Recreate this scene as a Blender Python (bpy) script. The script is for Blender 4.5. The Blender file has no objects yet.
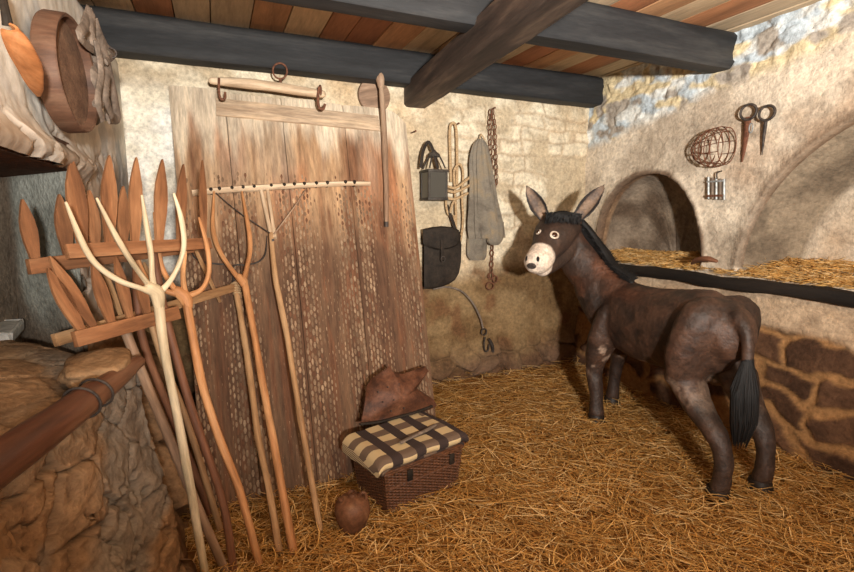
import bpy, bmesh, math
import numpy as np
from mathutils import Vector, Matrix
from mathutils.bvhtree import BVHTree
rng = np.random.default_rng(7)
C = bpy.context.scene.collection
SC = bpy.context.scene

# ---------------------------------------------------------------- camera geometry of the room
F = 490.; W = 854; H = 572; PITCH = math.radians(8.25); CAM = np.array([0, 0, 1.5])
def V(*a): return np.array(a, float)
def nrm(v): v = np.array(v, float); return v / np.linalg.norm(v)
def ray(px, py):
    x = (px - W/2)/F; z = -(py - H/2)/F
    c, s = math.cos(PITCH), math.sin(PITCH)
    return V(x, c + z*s, -s + z*c)
def at(px, py, Y): r = ray(px, py); return CAM + r*Y/r[1]
def onz(px, py, z=0.): r = ray(px, py); return CAM + r*(z - CAM[2])/r[2]
HB = math.radians(66.8)
EB = V(math.sin(HB), math.cos(HB), 0)      # along the back wall, to the right
ER = V(-math.cos(HB), math.sin(HB), 0)     # along the side walls, away from the camera
CO = V(1.495, 4.718, 0)                    # right far corner
LO = V(-1.939, 3.246, 0)                   # left far corner
Z = V(0, 0, 1)
class Plane:
    def __init__(s, p0, n): s.p = np.array(p0, float); s.n = nrm(n)
    @staticmethod
    def three(a, b, c):
        n = nrm(np.cross(np.array(b)-a, np.array(c)-a))
        if n @ (CAM - a) < 0: n = -n
        return Plane(a, n)
    def at(s, px, py, off=0.):
        r = ray(px, py); return CAM + r*((s.p + s.n*off - CAM) @ s.n)/(r @ s.n)
BACK = Plane(CO, -ER); RIGHT = Plane(CO, -EB); LEFT = Plane(LO, EB)
def rw(s, z, off=0.): return CO - ER*s + Z*z - EB*off        # right wall coordinates
def bw(u, z, off=0.): return CO + EB*u + Z*z - ER*off        # back wall (u negative to the left)
def lw(s, z, off=0.): return LO - ER*s + Z*z + EB*off        # left wall

# ---------------------------------------------------------------- noise
_h = np.random.default_rng(3).random(4096)
def _hash(i, j, k): return _h[(i*73 + j*911 + k*3571 + ((i*j) % 61)*17) & 4095]
def vnoise(x, y, z=0.):
    x, y, z = np.broadcast_arrays(np.asarray(x, float), y, z)
    i, j, k = np.floor(x).astype(int), np.floor(y).astype(int), np.floor(z).astype(int)
    fx, fy, fz = x-i, y-j, z-k
    fx = fx*fx*(3-2*fx); fy = fy*fy*(3-2*fy); fz = fz*fz*(3-2*fz)
    r = 0
    for a in (0, 1):
        for b in (0, 1):
            for c in (0, 1):
                r = r + _hash(i+a, j+b, k+c)*(fx if a else 1-fx)*(fy if b else 1-fy)*(fz if c else 1-fz)
    return r
def fbm(x, y, z=0., o=4, seed=0.):
    r = 0; a = .5; t = 0
    for n in range(o):
        f = 2.03**n
        r = r + a*vnoise(np.asarray(x)*f+seed*7.3+n*5.1, np.asarray(y)*f+seed*3.7, np.asarray(z)*f+n*1.7); t += a; a *= .5
    return r/t
def sm(a, b, x): t = np.clip((np.asarray(x, float)-a)/(b-a), 0, 1); return t*t*(3-2*t)
def mixc(c0, c1, t): t = np.asarray(t)[..., None]; return np.asarray(c0)*(1-t) + np.asarray(c1)*t
def srgb(r, g, b):
    def f(c): c /= 255.; return c/12.92 if c <= .04045 else ((c+.055)/1.055)**2.4
    return V(f(r), f(g), f(b))
def voro(x, y, seed=0, jit=.8):
    """nearest-cell distances F1, F2 and a random value per cell"""
    x = np.asarray(x, float); y = np.asarray(y, float)
    i = np.floor(x).astype(int); j = np.floor(y).astype(int)
    d1 = np.full(x.shape, 9.); d2 = np.full(x.shape, 9.); cid = np.zeros(x.shape)
    for a in (-1, 0, 1):
        for b in (-1, 0, 1):
            ci, cj = i+a, j+b
            px = ci+.5+(_hash(ci, cj, seed+1)-.5)*jit; py = cj+.5+(_hash(ci, cj, seed+9)-.5)*jit
            d = np.hypot(x-px, y-py); c = _hash(ci, cj, seed+23)
            m = d < d1
            d2 = np.where(m, d1, np.minimum(d2, d)); cid = np.where(m, c, cid); d1 = np.where(m, d, d1)
    return d1, d2, cid

# ---------------------------------------------------------------- materials
def new_mat(name):
    m = bpy.data.materials.new(name); m.use_nodes = True
    nt = m.node_tree; nt.nodes.clear()
    out = nt.nodes.new('ShaderNodeOutputMaterial'); b = nt.nodes.new('ShaderNodeBsdfPrincipled')
    nt.links.new(b.outputs[0], out.inputs[0]); return m, nt, b
def ramp(nt, fac, stops):
    r = nt.nodes.new('ShaderNodeValToRGB'); e = r.color_ramp.elements
    while len(e) < len(stops): e.new(.5)
    for k, (p, c) in enumerate(stops): e[k].position = p; e[k].color = (*c, 1)
    nt.links.new(fac, r.inputs[0]); return r.outputs[0]
def noise_node(nt, vec, scale, detail=5, rough=.6, dist=0.):
    n = nt.nodes.new('ShaderNodeTexNoise'); n.inputs['Scale'].default_value = scale
    n.inputs['Detail'].default_value = detail; n.inputs['Roughness'].default_value = rough
    n.inputs['Distortion'].default_value = dist
    nt.links.new(vec, n.inputs['Vector']); return n.outputs['Fac']
def mat(name, cols, scale=6., stretch=(1, 1, 1), bump=.3, bscale=40., rough=.8, spec=.3, vc=False, fine=.35, metal=0., bdist=.01, pos=None, coat=0.):
    """cols: colours over a noise ramp. vc: multiply by the vertex colour 'col' instead"""
    m, nt, b = new_mat(name); L = nt.links
    a = nt.nodes.new('ShaderNodeAttribute'); a.attribute_name = 'tc'
    mp = nt.nodes.new('ShaderNodeMapping'); mp.inputs['Scale'].default_value = stretch
    L.new(a.outputs['Vector'], mp.inputs['Vector']); vec = mp.outputs[0]
    n1 = noise_node(nt, vec, scale, 6, .62, .3)
    pos = pos or [.3 + .4*k/max(1, len(cols)-1) for k in range(len(cols))]
    col = ramp(nt, n1, list(zip(pos, [tuple(c) for c in cols])))
    if vc:
        va = nt.nodes.new('ShaderNodeAttribute'); va.attribute_name = 'col'
        mx = nt.nodes.new('ShaderNodeMix'); mx.data_type = 'RGBA'; mx.blend_type = 'MULTIPLY'; mx.inputs[0].default_value = 1
        L.new(va.outputs['Color'], mx.inputs[6]); L.new(col, mx.inputs[7]); col = mx.outputs[2]
    n2 = noise_node(nt, vec, bscale, 4, .7)
    if fine:
        f = ramp(nt, n2, [(.3, (1-fine,)*3), (.7, (1+fine*.6,)*3)])
        mx = nt.nodes.new('ShaderNodeMix'); mx.data_type = 'RGBA'; mx.blend_type = 'MULTIPLY'; mx.inputs[0].default_value = 1
        L.new(col, mx.inputs[6]); L.new(f, mx.inputs[7]); col = mx.outputs[2]
    L.new(col, b.inputs['Base Color'])
    b.inputs['Roughness'].default_value = rough; b.inputs['Specular IOR Level'].default_value = spec
    b.inputs['Metallic'].default_value = metal; b.inputs['Coat Weight'].default_value = coat
    if bump:
        bp = nt.nodes.new('ShaderNodeBump'); bp.inputs['Strength'].default_value = bump; bp.inputs['Distance'].default_value = bdist
        L.new(n2, bp.inputs['Height']); L.new(bp.outputs[0], b.inputs['Normal'])
    return m
def wood(name, *cols, **k):
    d = dict(scale=14, stretch=(1, .12, 1), bump=.35, bscale=70, rough=.62, spec=.3, fine=.28, bdist=.004); d.update(k)
    return mat(name, [srgb(*c) for c in cols], **d)
WHITE = (1, 1, 1)
M = {}
M['plaster'] = mat('old_plaster', [(.74,)*3, WHITE, (1.12, 1.12, 1.1)], scale=11, bump=.7, bscale=38, rough=.92, spec=.1, vc=True, fine=.34, bdist=.014)
M['left_plaster'] = mat('left_plaster', [(.85,)*3, WHITE, (1.08,)*3], scale=5, bump=.3, bscale=22, rough=.95, spec=.05, vc=True, fine=.14, bdist=.008)
M['ceiling'] = mat('ceiling_planks', [(.7,)*3, WHITE, (1.15,)*3], scale=12, stretch=(1, .1, 1), bump=.3, bscale=60, rough=.75, vc=True, fine=.2)
M['board'] = mat('threshing_planks', [(.7, .66, .62), WHITE, (1.2, 1.18, 1.12)], scale=16, stretch=(1, .12, 1), bump=.6, bscale=55, rough=.85, vc=True, fine=.4, bdist=.008)
M['dirt'] = mat('trodden_dirt', [srgb(112, 72, 34), srgb(156, 108, 56)], scale=5, bump=.5, bscale=30, rough=.95, fine=.3)
M['straw'] = mat('straw', [(.8,)*3, (1.15,)*3], scale=20, bump=0, rough=.6, spec=.25, vc=True, fine=0)
M['beam'] = wood('dark_beam', (20, 20, 20), (38, 38, 39), (62, 60, 58), scale=7, rough=.7)
M['beam_brown'] = wood('worn_beam', (36, 29, 25), (68, 55, 47), (112, 94, 78), scale=9, rough=.7)
M['black_wood'] = wood('tarred_wood', (20, 16, 14), (42, 34, 28), scale=8, rough=.7)
M['pale_wood'] = wood('pale_wood', (150, 132, 104), (194, 174, 142), (214, 198, 170))
M['orange_wood'] = wood('orange_wood', (138, 90, 54), (178, 124, 80), (204, 156, 110))
M['tan_wood'] = wood('tan_wood', (126, 92, 62), (164, 126, 88), (186, 150, 112))
M['pale_wood2'] = wood('bleached_wood', (160, 134, 106), (200, 174, 144), (216, 196, 168))
M['grey_wood'] = wood('weathered_wood', (104, 80, 62), (140, 112, 90), (168, 142, 118))
M['brown_wood'] = wood('brown_wood', (92, 60, 40), (138, 92, 60), (162, 116, 80))
M['red_wood'] = wood('red_wood', (76, 48, 34), (114, 74, 52), (140, 98, 72))
M['sieve_wood'] = wood('bent_rim_wood', (58, 40, 30), (92, 64, 48), (112, 86, 68), stretch=(1, 1, .2))
M['scoop_wood'] = wood('scoop_wood', (110, 64, 36), (158, 100, 58), (180, 124, 80))
M['log'] = wood('log_wood', (50, 29, 20), (84, 50, 34), (116, 80, 58), scale=8, rough=.4, spec=.5)
M['iron'] = mat('dark_iron', [srgb(45, 40, 38), srgb(85, 75, 68)], scale=30, bump=.3, bscale=90, rough=.6, metal=.3)
M['rust'] = mat('rusty_iron', [srgb(75, 45, 32), srgb(130, 85, 62)], scale=40, bump=.4, bscale=120, rough=.8)
M['zinc'] = mat('dull_zinc', [srgb(115, 118, 118), srgb(180, 182, 180)], scale=40, bump=.2, rough=.5, metal=.4)
M['tin'] = mat('lantern_tin', [srgb(42, 38, 34), srgb(78, 70, 62)], scale=25, rough=.55, bump=.2)
M['rope'] = mat('pale_rope', [srgb(160, 128, 92), srgb(208, 178, 138)], scale=30, stretch=(1, 4, 1), bump=.8, bscale=60, rough=.9)
M['sack'] = mat('grey_sackcloth', [srgb(92, 84, 74), srgb(126, 117, 104), srgb(142, 124, 98)], scale=8, bump=.5, bscale=180, rough=.95)
M['leather_dark'] = mat('dark_leather', [srgb(30, 25, 21), srgb(56, 47, 39)], scale=12, bump=.3, bscale=60, rough=.75, spec=.2)
M['leather'] = mat('brown_leather', [srgb(56, 34, 24), srgb(94, 58, 40), srgb(118, 78, 56)], scale=11, bump=.3, bscale=60, rough=.6)
M['strap'] = mat('grey_leather_strap', [srgb(92, 80, 70), srgb(140, 124, 110)], scale=12, bump=.4, bscale=60, rough=.8)
M['wicker'] = mat('wicker', [srgb(72, 44, 27), srgb(112, 70, 44)], scale=25, bump=.3, bscale=80, rough=.55, spec=.4)
M['clay'] = mat('earthenware', [srgb(74, 46, 30), srgb(116, 76, 52), srgb(142, 106, 78)], scale=7, bump=.3, bscale=40, rough=.6)
M['mane'] = mat('black_hair', [srgb(10, 9, 9), srgb(26, 23, 22)], scale=60, stretch=(1, .1, 1), bump=.5, bscale=120, rough=.6)
M['hoof'] = mat('hoof', [srgb(26, 21, 18), srgb(50, 40, 34)], scale=20, rough=.5)
M['eye'] = mat('dark_eye', [srgb(50, 28, 18), srgb(60, 34, 20)], scale=5, bump=0, rough=.15, spec=.6, fine=0)
M['eye_ring'] = mat('eye_ring', [srgb(172, 152, 132), srgb(205, 190, 172)], scale=30, bump=.2, rough=.7)
M['fur'] = mat('donkey_coat', [(.72,)*3, WHITE, (1.3, 1.25, 1.2)], scale=5.5, bump=.45, bscale=55, rough=.55, spec=.4, vc=True, fine=.45, bdist=.010)
M['stone'] = mat('pale_stone', [srgb(175, 172, 165), srgb(212, 210, 204)], scale=15, bump=.4, rough=.9)
M['netting'] = mat('sieve_face', [srgb(88, 62, 46), srgb(128, 98, 76)], scale=14, bump=.6, bscale=110, rough=.85)
# lantern glass
m, nt, b = new_mat('dusty_glass'); b.inputs['Base Color'].default_value = (.12, .11, .09, 1); b.inputs['Roughness'].default_value = .35
b.inputs['Transmission Weight'].default_value = .55; M['glass'] = m

# ---------------------------------------------------------------- mesh builder
def link(o): C.objects.link(o); return o
def thing(name, label, cat, loc, group=None):
    o = bpy.data.objects.new(name, None); link(o); o.location = tuple(loc); o.empty_display_size = .05
    o['label'] = label; o['category'] = cat
    if group: o['group'] = group
    return o
def tag(o, label, cat, group=None, kind=None):
    o['label'] = label; o['category'] = cat
    if group: o['group'] = group
    if kind: o['kind'] = kind
    return o
def make_obj(name, verts, faces, material, parent=None, tc=None, col=None, smooth=True, origin=None):
    verts = np.asarray(verts, float).reshape(-1, 3)
    if parent is not None:
        off = np.array(parent.location)
        q = parent.parent
        while q is not None: off = off + np.array(q.location); q = q.parent
        loc = V(0, 0, 0)
    else:
        off = np.array(origin) if origin is not None else V(verts[:, 0].mean(), verts[:, 1].mean(), verts[:, 2].min()); loc = off
    me = bpy.data.meshes.new(name)
    me.from_pydata((verts-off).tolist(), [], faces if isinstance(faces, list) else faces.tolist())
    t = me.attributes.new('tc', 'FLOAT_VECTOR', 'POINT')
    t.data.foreach_set('vector', np.asarray(tc if tc is not None else verts, np.float32).ravel())
    if col is not None:
        c = me.color_attributes.new('col', 'FLOAT_COLOR', 'POINT')
        col = np.asarray(col, float); c.data.foreach_set('color', np.hstack([col, np.ones((len(col), 1))]).astype(np.float32).ravel())
    if smooth: me.polygons.foreach_set('use_smooth', [True]*len(me.polygons))
    me.materials.append(material); me.update()
    o = bpy.data.objects.new(name, me); link(o); o.location = tuple(loc)
    if parent is not None: o.parent = parent
    return o
def spline(P, n=6):
    P = np.asarray(P, float)
    if len(P) < 3: return np.array([P[0] + (P[-1]-P[0])*k/n for k in range(n+1)])
    Q = np.vstack([2*P[0]-P[1], P, 2*P[-1]-P[-2]]); out = []
    for i in range(1, len(Q)-2):
        for k in range(n):
            t = k/n
            out.append(.5*((2*Q[i]) + (-Q[i-1]+Q[i+1])*t + (2*Q[i-1]-5*Q[i]+4*Q[i+1]-Q[i+2])*t*t + (-Q[i-1]+3*Q[i]-3*Q[i+1]+Q[i+2])*t**3))
    out.append(Q[-2]); return np.array(out)
class MB:
    def __init__(s): s.v = []; s.f = []; s.t = []; s.c = []; s.n = 0
    def add(s, v, f, t=None, c=None):
        v = np.asarray(v, float); s.v.append(v); s.t.append(np.asarray(t if t is not None else v, float))
        if c is not None: s.c.append(np.broadcast_to(np.asarray(c, float), v.shape))
        s.f += [[i+s.n for i in q] for q in f]; s.n += len(v); return s
    def tube(s, P, R, sides=10, n=5, up=None, rnd=False, wob=0., sm_=True, closed=False, c=None):
        P = np.asarray(P, float); R = np.asarray(R, float)
        if R.ndim == 0: R = np.full((len(P), 2), float(R))
        elif R.ndim == 1: R = np.stack([R, R], 1)
        if sm_:
            A = spline(np.hstack([P, R]), n); P, R = A[:, :3], np.maximum(A[:, 3:], 1e-4)
        m = len(P)
        T = np.gradient(P, axis=0)
        if closed: T[0] = T[-1] = P[1]-P[-2]
        T /= np.linalg.norm(T, axis=1)[:, None]+1e-12
        fr = []
        u = np.array(up, float) if up is not None else (Z if abs(T[0][2]) < .9 else V(1, 0, 0))
        sd = nrm(np.cross(T[0], u))
        for k in range(m):
            if up is not None: sd = nrm(np.cross(T[k], u))
            else: sd = nrm(sd - T[k]*(sd @ T[k]))
            fr.append((sd, np.cross(sd, T[k])))
        if rnd:
            e0, e1 = R[0].mean(), R[-1].mean(); pp, rr, ff = [], [], []
            for q in (85, 60, 30): a = math.radians(q); pp.append(P[0]-T[0]*e0*math.sin(a)); rr.append(R[0]*math.cos(a)); ff.append(fr[0])
            pp += list(P); rr += list(R); ff += fr
            for q in (30, 60, 85): a = math.radians(q); pp.append(P[-1]+T[-1]*e1*math.sin(a)); rr.append(R[-1]*math.cos(a)); ff.append(fr[-1])
            P, R, fr = np.array(pp), np.array(rr), ff; m = len(P)
        L = np.concatenate([[0], np.cumsum(np.linalg.norm(np.diff(P, axis=0), axis=1))])
        th = np.arange(sides)*2*math.pi/sides
        vs, ts = [], []; sd0 = rng.random()*50
        for k in range(m):
            w = 1 + (wob*(vnoise(L[k]*9+sd0, th*1.3, sd0)-.5)*2 if wob else 0)
            a = (np.cos(th)*R[k, 0]*w)[:, None]*fr[k][0] + (np.sin(th)*R[k, 1]*w)[:, None]*fr[k][1]
            vs.append(P[k]+a); ts.append(np.stack([np.cos(th)*R[k, 0]+sd0, np.full(sides, L[k]+sd0), np.sin(th)*R[k, 1]], 1))
        f = [[k*sides+j, k*sides+(j+1) % sides, (k+1)*sides+(j+1) % sides, (k+1)*sides+j] for k in range(m-1) for j in range(sides)]
        if not closed: f += [list(range(sides))[::-1], [(m-1)*sides+j for j in range(sides)]]
        return s.add(np.vstack(vs), f, np.vstack(ts), c)
    def ring(s, cen, ax1, ax2, r1, r2, r, n=24, sides=8):
        a = np.linspace(0, 2*math.pi, n+1); ax1 = np.asarray(ax1); ax2 = np.asarray(ax2)
        P = np.asarray(cen)+np.cos(a)[:, None]*ax1*r1+np.sin(a)[:, None]*ax2*r2
        return s.tube(P, r, sides=sides, sm_=False, closed=True, up=np.cross(ax1, ax2))
    def box(s, o, X, Y, Zv, bev=.15, c=None, jit=0.):
        """box spanned by three edge vectors from corner o, long axis = Y, with bevelled edges"""
        o, X, Y, Zv = map(lambda q: np.asarray(q, float), (o, X, Y, Zv))
        lx, ly, lz = map(np.linalg.norm, (X, Y, Zv)); b = bev*min(lx, ly, lz)
        bm = bmesh.new(); bmesh.ops.create_cube(bm, size=1.)
        for v in bm.verts: v.co = Vector(((v.co.x+.5)*lx, (v.co.y+.5)*ly, (v.co.z+.5)*lz))
        if b > 0: bmesh.ops.bevel(bm, geom=bm.edges[:], offset=b, segments=2, affect='EDGES', profile=.6)
        bm.verts.index_update()
        q = np.array([v.co[:] for v in bm.verts]); f = [[v.index for v in fc.verts] for fc in bm.faces]; bm.free()
        if jit: q = q + (rng.random(q.shape)-.5)*jit
        w = o + q[:, :1]/lx*X + q[:, 1:2]/ly*Y + q[:, 2:]/lz*Zv
        return s.add(w, f, q+rng.random(3)*40, c)
    def slab(s, P, n, th, c=None, along=1):
        """closed outline P (3d, planar-ish) extruded by th along -n"""
        P = np.asarray(P, float); k = len(P); n = nrm(n)
        v = np.vstack([P, P-n*th]); f = [list(range(k))[::-1], [k+i for i in range(k)]]
        f += [[i, (i+1) % k, k+(i+1) % k, k+i] for i in range(k)]
        d = nrm(P[k//2]-P[0]); e = np.cross(n, d)
        t = np.stack([v@e, v@d, v@n], 1)
        return s.add(v, f, t, c)
    def lathe(s, cen, axis, prof, seg=32, c=None):
        ax = nrm(axis); a = nrm(np.cross(ax, V(.3, .9, .2))); b = np.cross(ax, a); cen = np.asarray(cen)
        th = np.arange(seg)*2*math.pi/seg
        vs = [cen+ax*h+r*(np.cos(th)[:, None]*a+np.sin(th)[:, None]*b) for r, h in prof]
        ts = [np.stack([r*np.cos(th), r*np.sin(th), np.full(seg, h)], 1) for r, h in prof]
        m = len(prof)
        f = [[k*seg+j, k*seg+(j+1) % seg, (k+1)*seg+(j+1) % seg, (k+1)*seg+j] for k in range(m-1) for j in range(seg)]
        f += [list(range(seg))[::-1], [(m-1)*seg+j for j in range(seg)]]
        return s.add(np.vstack(vs), f, np.vstack(ts), c)
    def build(s, name, material, parent=None, smooth=True, origin=None):
        o = make_obj(name, np.vstack(s.v), s.f, material, parent, np.vstack(s.t), np.vstack(s.c) if s.c else None, smooth, origin)
        if smooth: 
            try: o.data.set_sharp_from_angle(angle=math.radians(42))
            except Exception: pass
        return o
def grid_faces(nu, nv):
    i = np.arange(nu-1)[:, None]*nv+np.arange(nv-1)[None]; i = i.ravel()
    return np.stack([i, i+1, i+nv+1, i+nv], 1)
def structure(o): o['kind'] = 'structure'; return o

# ---------------------------------------------------------------- floor
def zf(x, y):
    d = (CO-np.stack([x, y, 0*x], -1)) @ ER                     # distance from the back wall
    r = (CO-np.stack([x, y, 0*x], -1)) @ EB                     # distance from the right wall
    return .035*fbm(x*2.2, y*2.2, 0, 3, 2) + .07*np.exp(-(np.asarray(d)/.35)**2) + .03*np.exp(-(np.asarray(r)/.25)**2)
xs = np.linspace(-2.6, 4.2, 120); ys = np.linspace(-1.2, 5.4, 120)
X, Y = np.meshgrid(xs, ys, indexing='ij'); x, y = X.ravel(), Y.ravel()
v = np.stack([x, y, zf(x, y)-.025], 1)
structure(make_obj('floor', v, grid_faces(120, 120), M['dirt'], origin=(0, 0, 0)))

def straw(name, pts, lens, wid, label, spread=.35, cols=None, heads=None):
    """many bent stalks in one object. pts: base points (n,3)"""
    n = len(pts); hd = rng.random(n)*2*math.pi if heads is None else heads
    el = (rng.random(n)-.35)*spread
    d = np.stack([np.cos(hd)*np.cos(el), np.sin(hd)*np.cos(el), np.sin(el)], 1)
    sd = np.stack([-np.sin(hd), np.cos(hd), 0*hd], 1)
    up = np.cross(d, sd)*-1
    up[up[:, 2] < 0] *= -1
    bend = (rng.random(n)-.5)*.28*lens; sag = (rng.random(n)-.6)*.12*lens
    K = 4; vs = np.zeros((n, K, 3, 3)); 
    for k in range(K):
        t = k/(K-1); P = pts + d*(lens*(t-.5))[:, None] + sd*(bend*(4*t*(1-t)-.5))[:, None] + Z*(sag*(4*t*(1-t)-.5))[:, None]
        w = wid*(1 if 0 < k < K-1 else .55)
        for j in range(3):
            a = j*2*math.pi/3+.5
            vs[:, k, j] = P + sd*(np.cos(a)*w)[:, None] + up*(np.sin(a)*w)[:, None]
    f1 = []
    for k in range(K-1):
        for j in range(3): f1.append([k*3+j, k*3+(j+1) % 3, (k+1)*3+(j+1) % 3, (k+1)*3+j])
    f = (np.array(f1)[None]+(np.arange(n)*K*3)[:, None, None]).reshape(-1, 4)
    cols = np.asarray(cols); ci = rng.random(n)*(len(cols)-1.001); i0 = ci.astype(int); c = mixc(0, 1, 0*ci)
    c = cols[i0]*(1-(ci-i0))[:, None]+cols[i0+1]*(ci-i0)[:, None]; c *= (.75+.5*rng.random(n))[:, None]
    cc = np.repeat(c, K*3, axis=0)
    o = make_obj(name, vs.reshape(-1, 3), f, M['straw'], col=cc, smooth=False, origin=(pts[:, 0].mean(), pts[:, 1].mean(), pts[:, 2].min()))
    return tag(o, label, 'straw', kind='stuff')
SCOL = [srgb(138, 94, 44), srgb(176, 128, 66), srgb(198, 150, 84), srgb(214, 170, 104), srgb(236, 204, 150)]
# room floor area in (s from corner along the right wall, t away from right wall)
N = 46000
s_ = rng.random(N)**.95*4.3; t_ = rng.random(N)*3.75
P = CO[None]-ER[None]*s_[:, None]-EB[None]*t_[:, None]
keep = (P[:, 1] > 1.05) & (P[:, 0] > -1.25+.0*P[:, 1])
# thin the straw next to the rubble on the left and just before the back wall
keep &= (P[:, 0] > -1.0) | (P[:, 1] > 2.0)
keep &= rng.random(N) < .25+sm(0, .5, s_)
P = P[keep]; n = len(P)
P[:, 2] = zf(P[:, 0], P[:, 1]) + rng.random(n)**2*.045-.008
straw('straw', P, .06+rng.random(n)**1.5*.19, .0013+rng.random(n)*.0016, 'thick bed of loose golden straw strewn over the stable floor', cols=SCOL)

# ---------------------------------------------------------------- wall helper
def wall_grid(fn, u0, u1, v0, v1, step):
    nu = int((u1-u0)/step)+1; nv = int((v1-v0)/step)+1
    U, Vv = np.meshgrid(np.linspace(u0, u1, nu), np.linspace(v0, v1, nv), indexing='ij')
    return U.ravel(), Vv.ravel(), nu, nv
def courses(u, v, h=.13, w=.27, seed=0, warp=.03):
    uu = u+warp*(fbm(u*5, v*5, seed, 2, 1)-.5)*2; vv = v+warp*(fbm(u*4, v*4, seed, 2, 5)-.5)*2
    r = np.floor(vv/h).astype(int); fv = vv/h-r
    ww = w*(.8+.5*_hash(r, r*3+1, seed)); uo = uu/ww+_hash(r, r+2, seed+4)*3
    c = np.floor(uo).astype(int); fu = uo-c
    jx = (_hash(c, r, seed+2))*.2
    d = np.minimum(np.minimum(fu, 1-fu)*ww, np.minimum(fv, 1-fv)*h)
    return d, _hash(c, r, seed+5)

# ---------------------------------------------------------------- back wall
u, z, nu, nv = wall_grid(None, -4.6, .15, -.1, 2.75, .0125)
d, cid = courses(u, z, .125, .26, 3, .075)
brick = sm(-2.0, -1.5, u)*sm(1.05, 1.45, z)
big = fbm(u*1.4, z*1.4, 0, 4, 1); mid = fbm(u*5, z*5, 0, 4, 2); fine = fbm(u*18, z*18, 0, 3, 4)
joint = 1-sm(.004, .022, d)
off = .05*(big-.5)+.03*(mid-.5)+.012*(fine-.5) + brick*(.007*(cid-.5)*2-.008*joint*sm(.35,.6,mid))
base_d = sm(.42, .1, z+.25*(mid-.5))                       # rough footing stones
d1, d2, vc_ = voro(u*4.2, z*6+.3, 5)
off += base_d*(.06+.05*vc_-.08*sm(.18, .0, d2-d1))
cream = mixc(srgb(188, 170, 142), srgb(218, 204, 178), sm(.35, .65, mid))
cream = mixc(cream, srgb(196, 164, 124), sm(.58, .75, big)*.6)
ochre = mixc(srgb(120, 94, 64), srgb(146, 120, 86), sm(.35, .65, mid))
white = mixc(srgb(216, 206, 188), srgb(240, 236, 226), sm(.4, .6, mid))
col = mixc(cream, white, sm(-2.9, -3.4, u+.3*(mid-.5))*sm(2.4, 2.2, z+.2*(mid-.5)))
col = mixc(col, ochre, sm(1.18, .92, z+.22*(big-.5)+.1*(mid-.5)))
col = mixc(col, srgb(118, 84, 58), sm(.6, .75, fbm(u*6, z*6, 0, 4, 7))*sm(1.5, .8, z)*.8)
col = mixc(col, srgb(150, 118, 84), brick*joint*.45*sm(.3,.6,mid))
col = mixc(col, srgb(235, 225, 200), sm(.62, .72, fbm(u*3, z*3, 0, 3, 9))*.5*sm(1.1, 1.5, z))
col = mixc(col, mixc(srgb(92, 64, 46), srgb(122, 98, 82), vc_), base_d*.85)
wv = bw(0, 0)+np.outer(u, EB)+np.outer(z, Z)-np.outer(off, ER)
structure(make_obj('wall_back', wv, grid_faces(nu, nv), M['plaster'], tc=np.stack([u, z, off], 1), col=col, origin=(0, 0, 0)))

# ---------------------------------------------------------------- right wall with two arched mangers
NZ = 1.10
def arch1(s, z):
    a = np.abs(s-.72)/.545; b = np.maximum(z-NZ, 0)/.73
    return (a**2.3+b**2.3)**(1/2.3)-1
def arch2(s, z):
    a = np.abs(s-2.62)/1.085; b = np.maximum(z-NZ, 0)/1.03
    return (a**2.0+b**2.0)**.5-1
NZ2 = NZ+.005
def rcolor(s, z):
    mid = fbm(s*5, z*5, 0, 4, 12); big = fbm(s*1.6, z*1.6, 0, 4, 13)
    pl = mixc(srgb(186, 170, 150), srgb(216, 201, 180), sm(.35, .65, mid))
    pl = mixc(pl, srgb(164, 136, 110), sm(.55, .75, big)*.6)
    top = sm(.0, .12, z-(2.06+.20*s*.9)+.12*(mid-.5)+.1*(big-.5))
    up = mixc(srgb(186, 196, 202), srgb(220, 220, 214), sm(.44, .54, fbm(s*5, z*9, 0, 4, 14)))
    up = mixc(up, srgb(212, 194, 156), sm(.57, .62, fbm(s*3.2, z*6, 0, 3, 15)))
    up = mixc(up, srgb(160, 150, 138), sm(.6, .68, fbm(s*7, z*9, 0, 3, 16)))
    return mixc(pl, up, top), top, mid, big
u, z, nu, nv = wall_grid(None, -.15, 4.3, -.1, 2.75, .0125)
for it in range(2):                                        # snap near vertices onto the arch outlines
    for fn in (arch1, arch2):
        e = 1e-3; g0 = fn(u, z); gx = (fn(u+e, z)-g0)/e; gy = (fn(u, z+e)-g0)/e; gl = np.hypot(gx, gy)+1e-9
        dist = g0/gl; m = (np.abs(dist) < .0095) & (z > NZ+.012)
        u = np.where(m, u-dist*gx/gl, u); z = np.where(m, z-dist*gy/gl, z)
m = np.abs(z-NZ) < .0063; z = np.where(m, NZ, z)
col, top, mid, big = rcolor(u, z)
fine = fbm(u*18, z*18, 0, 3, 17)
d1, d2, vid = voro(u*3.1+.2, z*7.5+.3*fbm(u*3, z*3, 0, 2, 3), 31, .9)
off = .05*(big-.5)+.025*(mid-.5)+.01*(fine-.5)
off += top*(.010*(vid-.5)-.014*sm(.10, .0, d2-d1)*sm(.4, .6, mid)+.03*(fine-.5)); 
lo = sm(.0, .05, (.80-.14*sm(1.6, 1.2, u)+.12*(big-.5)+.14*(mid-.5))-z)      # plaster lost: stones show
warpu = u+.10*(fbm(u*4, z*4, 0, 3, 24)-.5); warpz = z+.09*(fbm(u*4, z*4, 0, 3, 25)-.5)
dd, sid = courses(warpu, warpz, .20, .38, 44, .12)
st = sm(.014, .040, dd+.03*(fine-.5))*lo*(sid > .15)
off += -.02*lo + st*(.010+.014*sid) + .10*sm(.9, 0, z)
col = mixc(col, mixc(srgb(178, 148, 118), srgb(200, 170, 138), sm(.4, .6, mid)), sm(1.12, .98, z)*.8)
col = mixc(col, srgb(158, 118, 78), lo)
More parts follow.
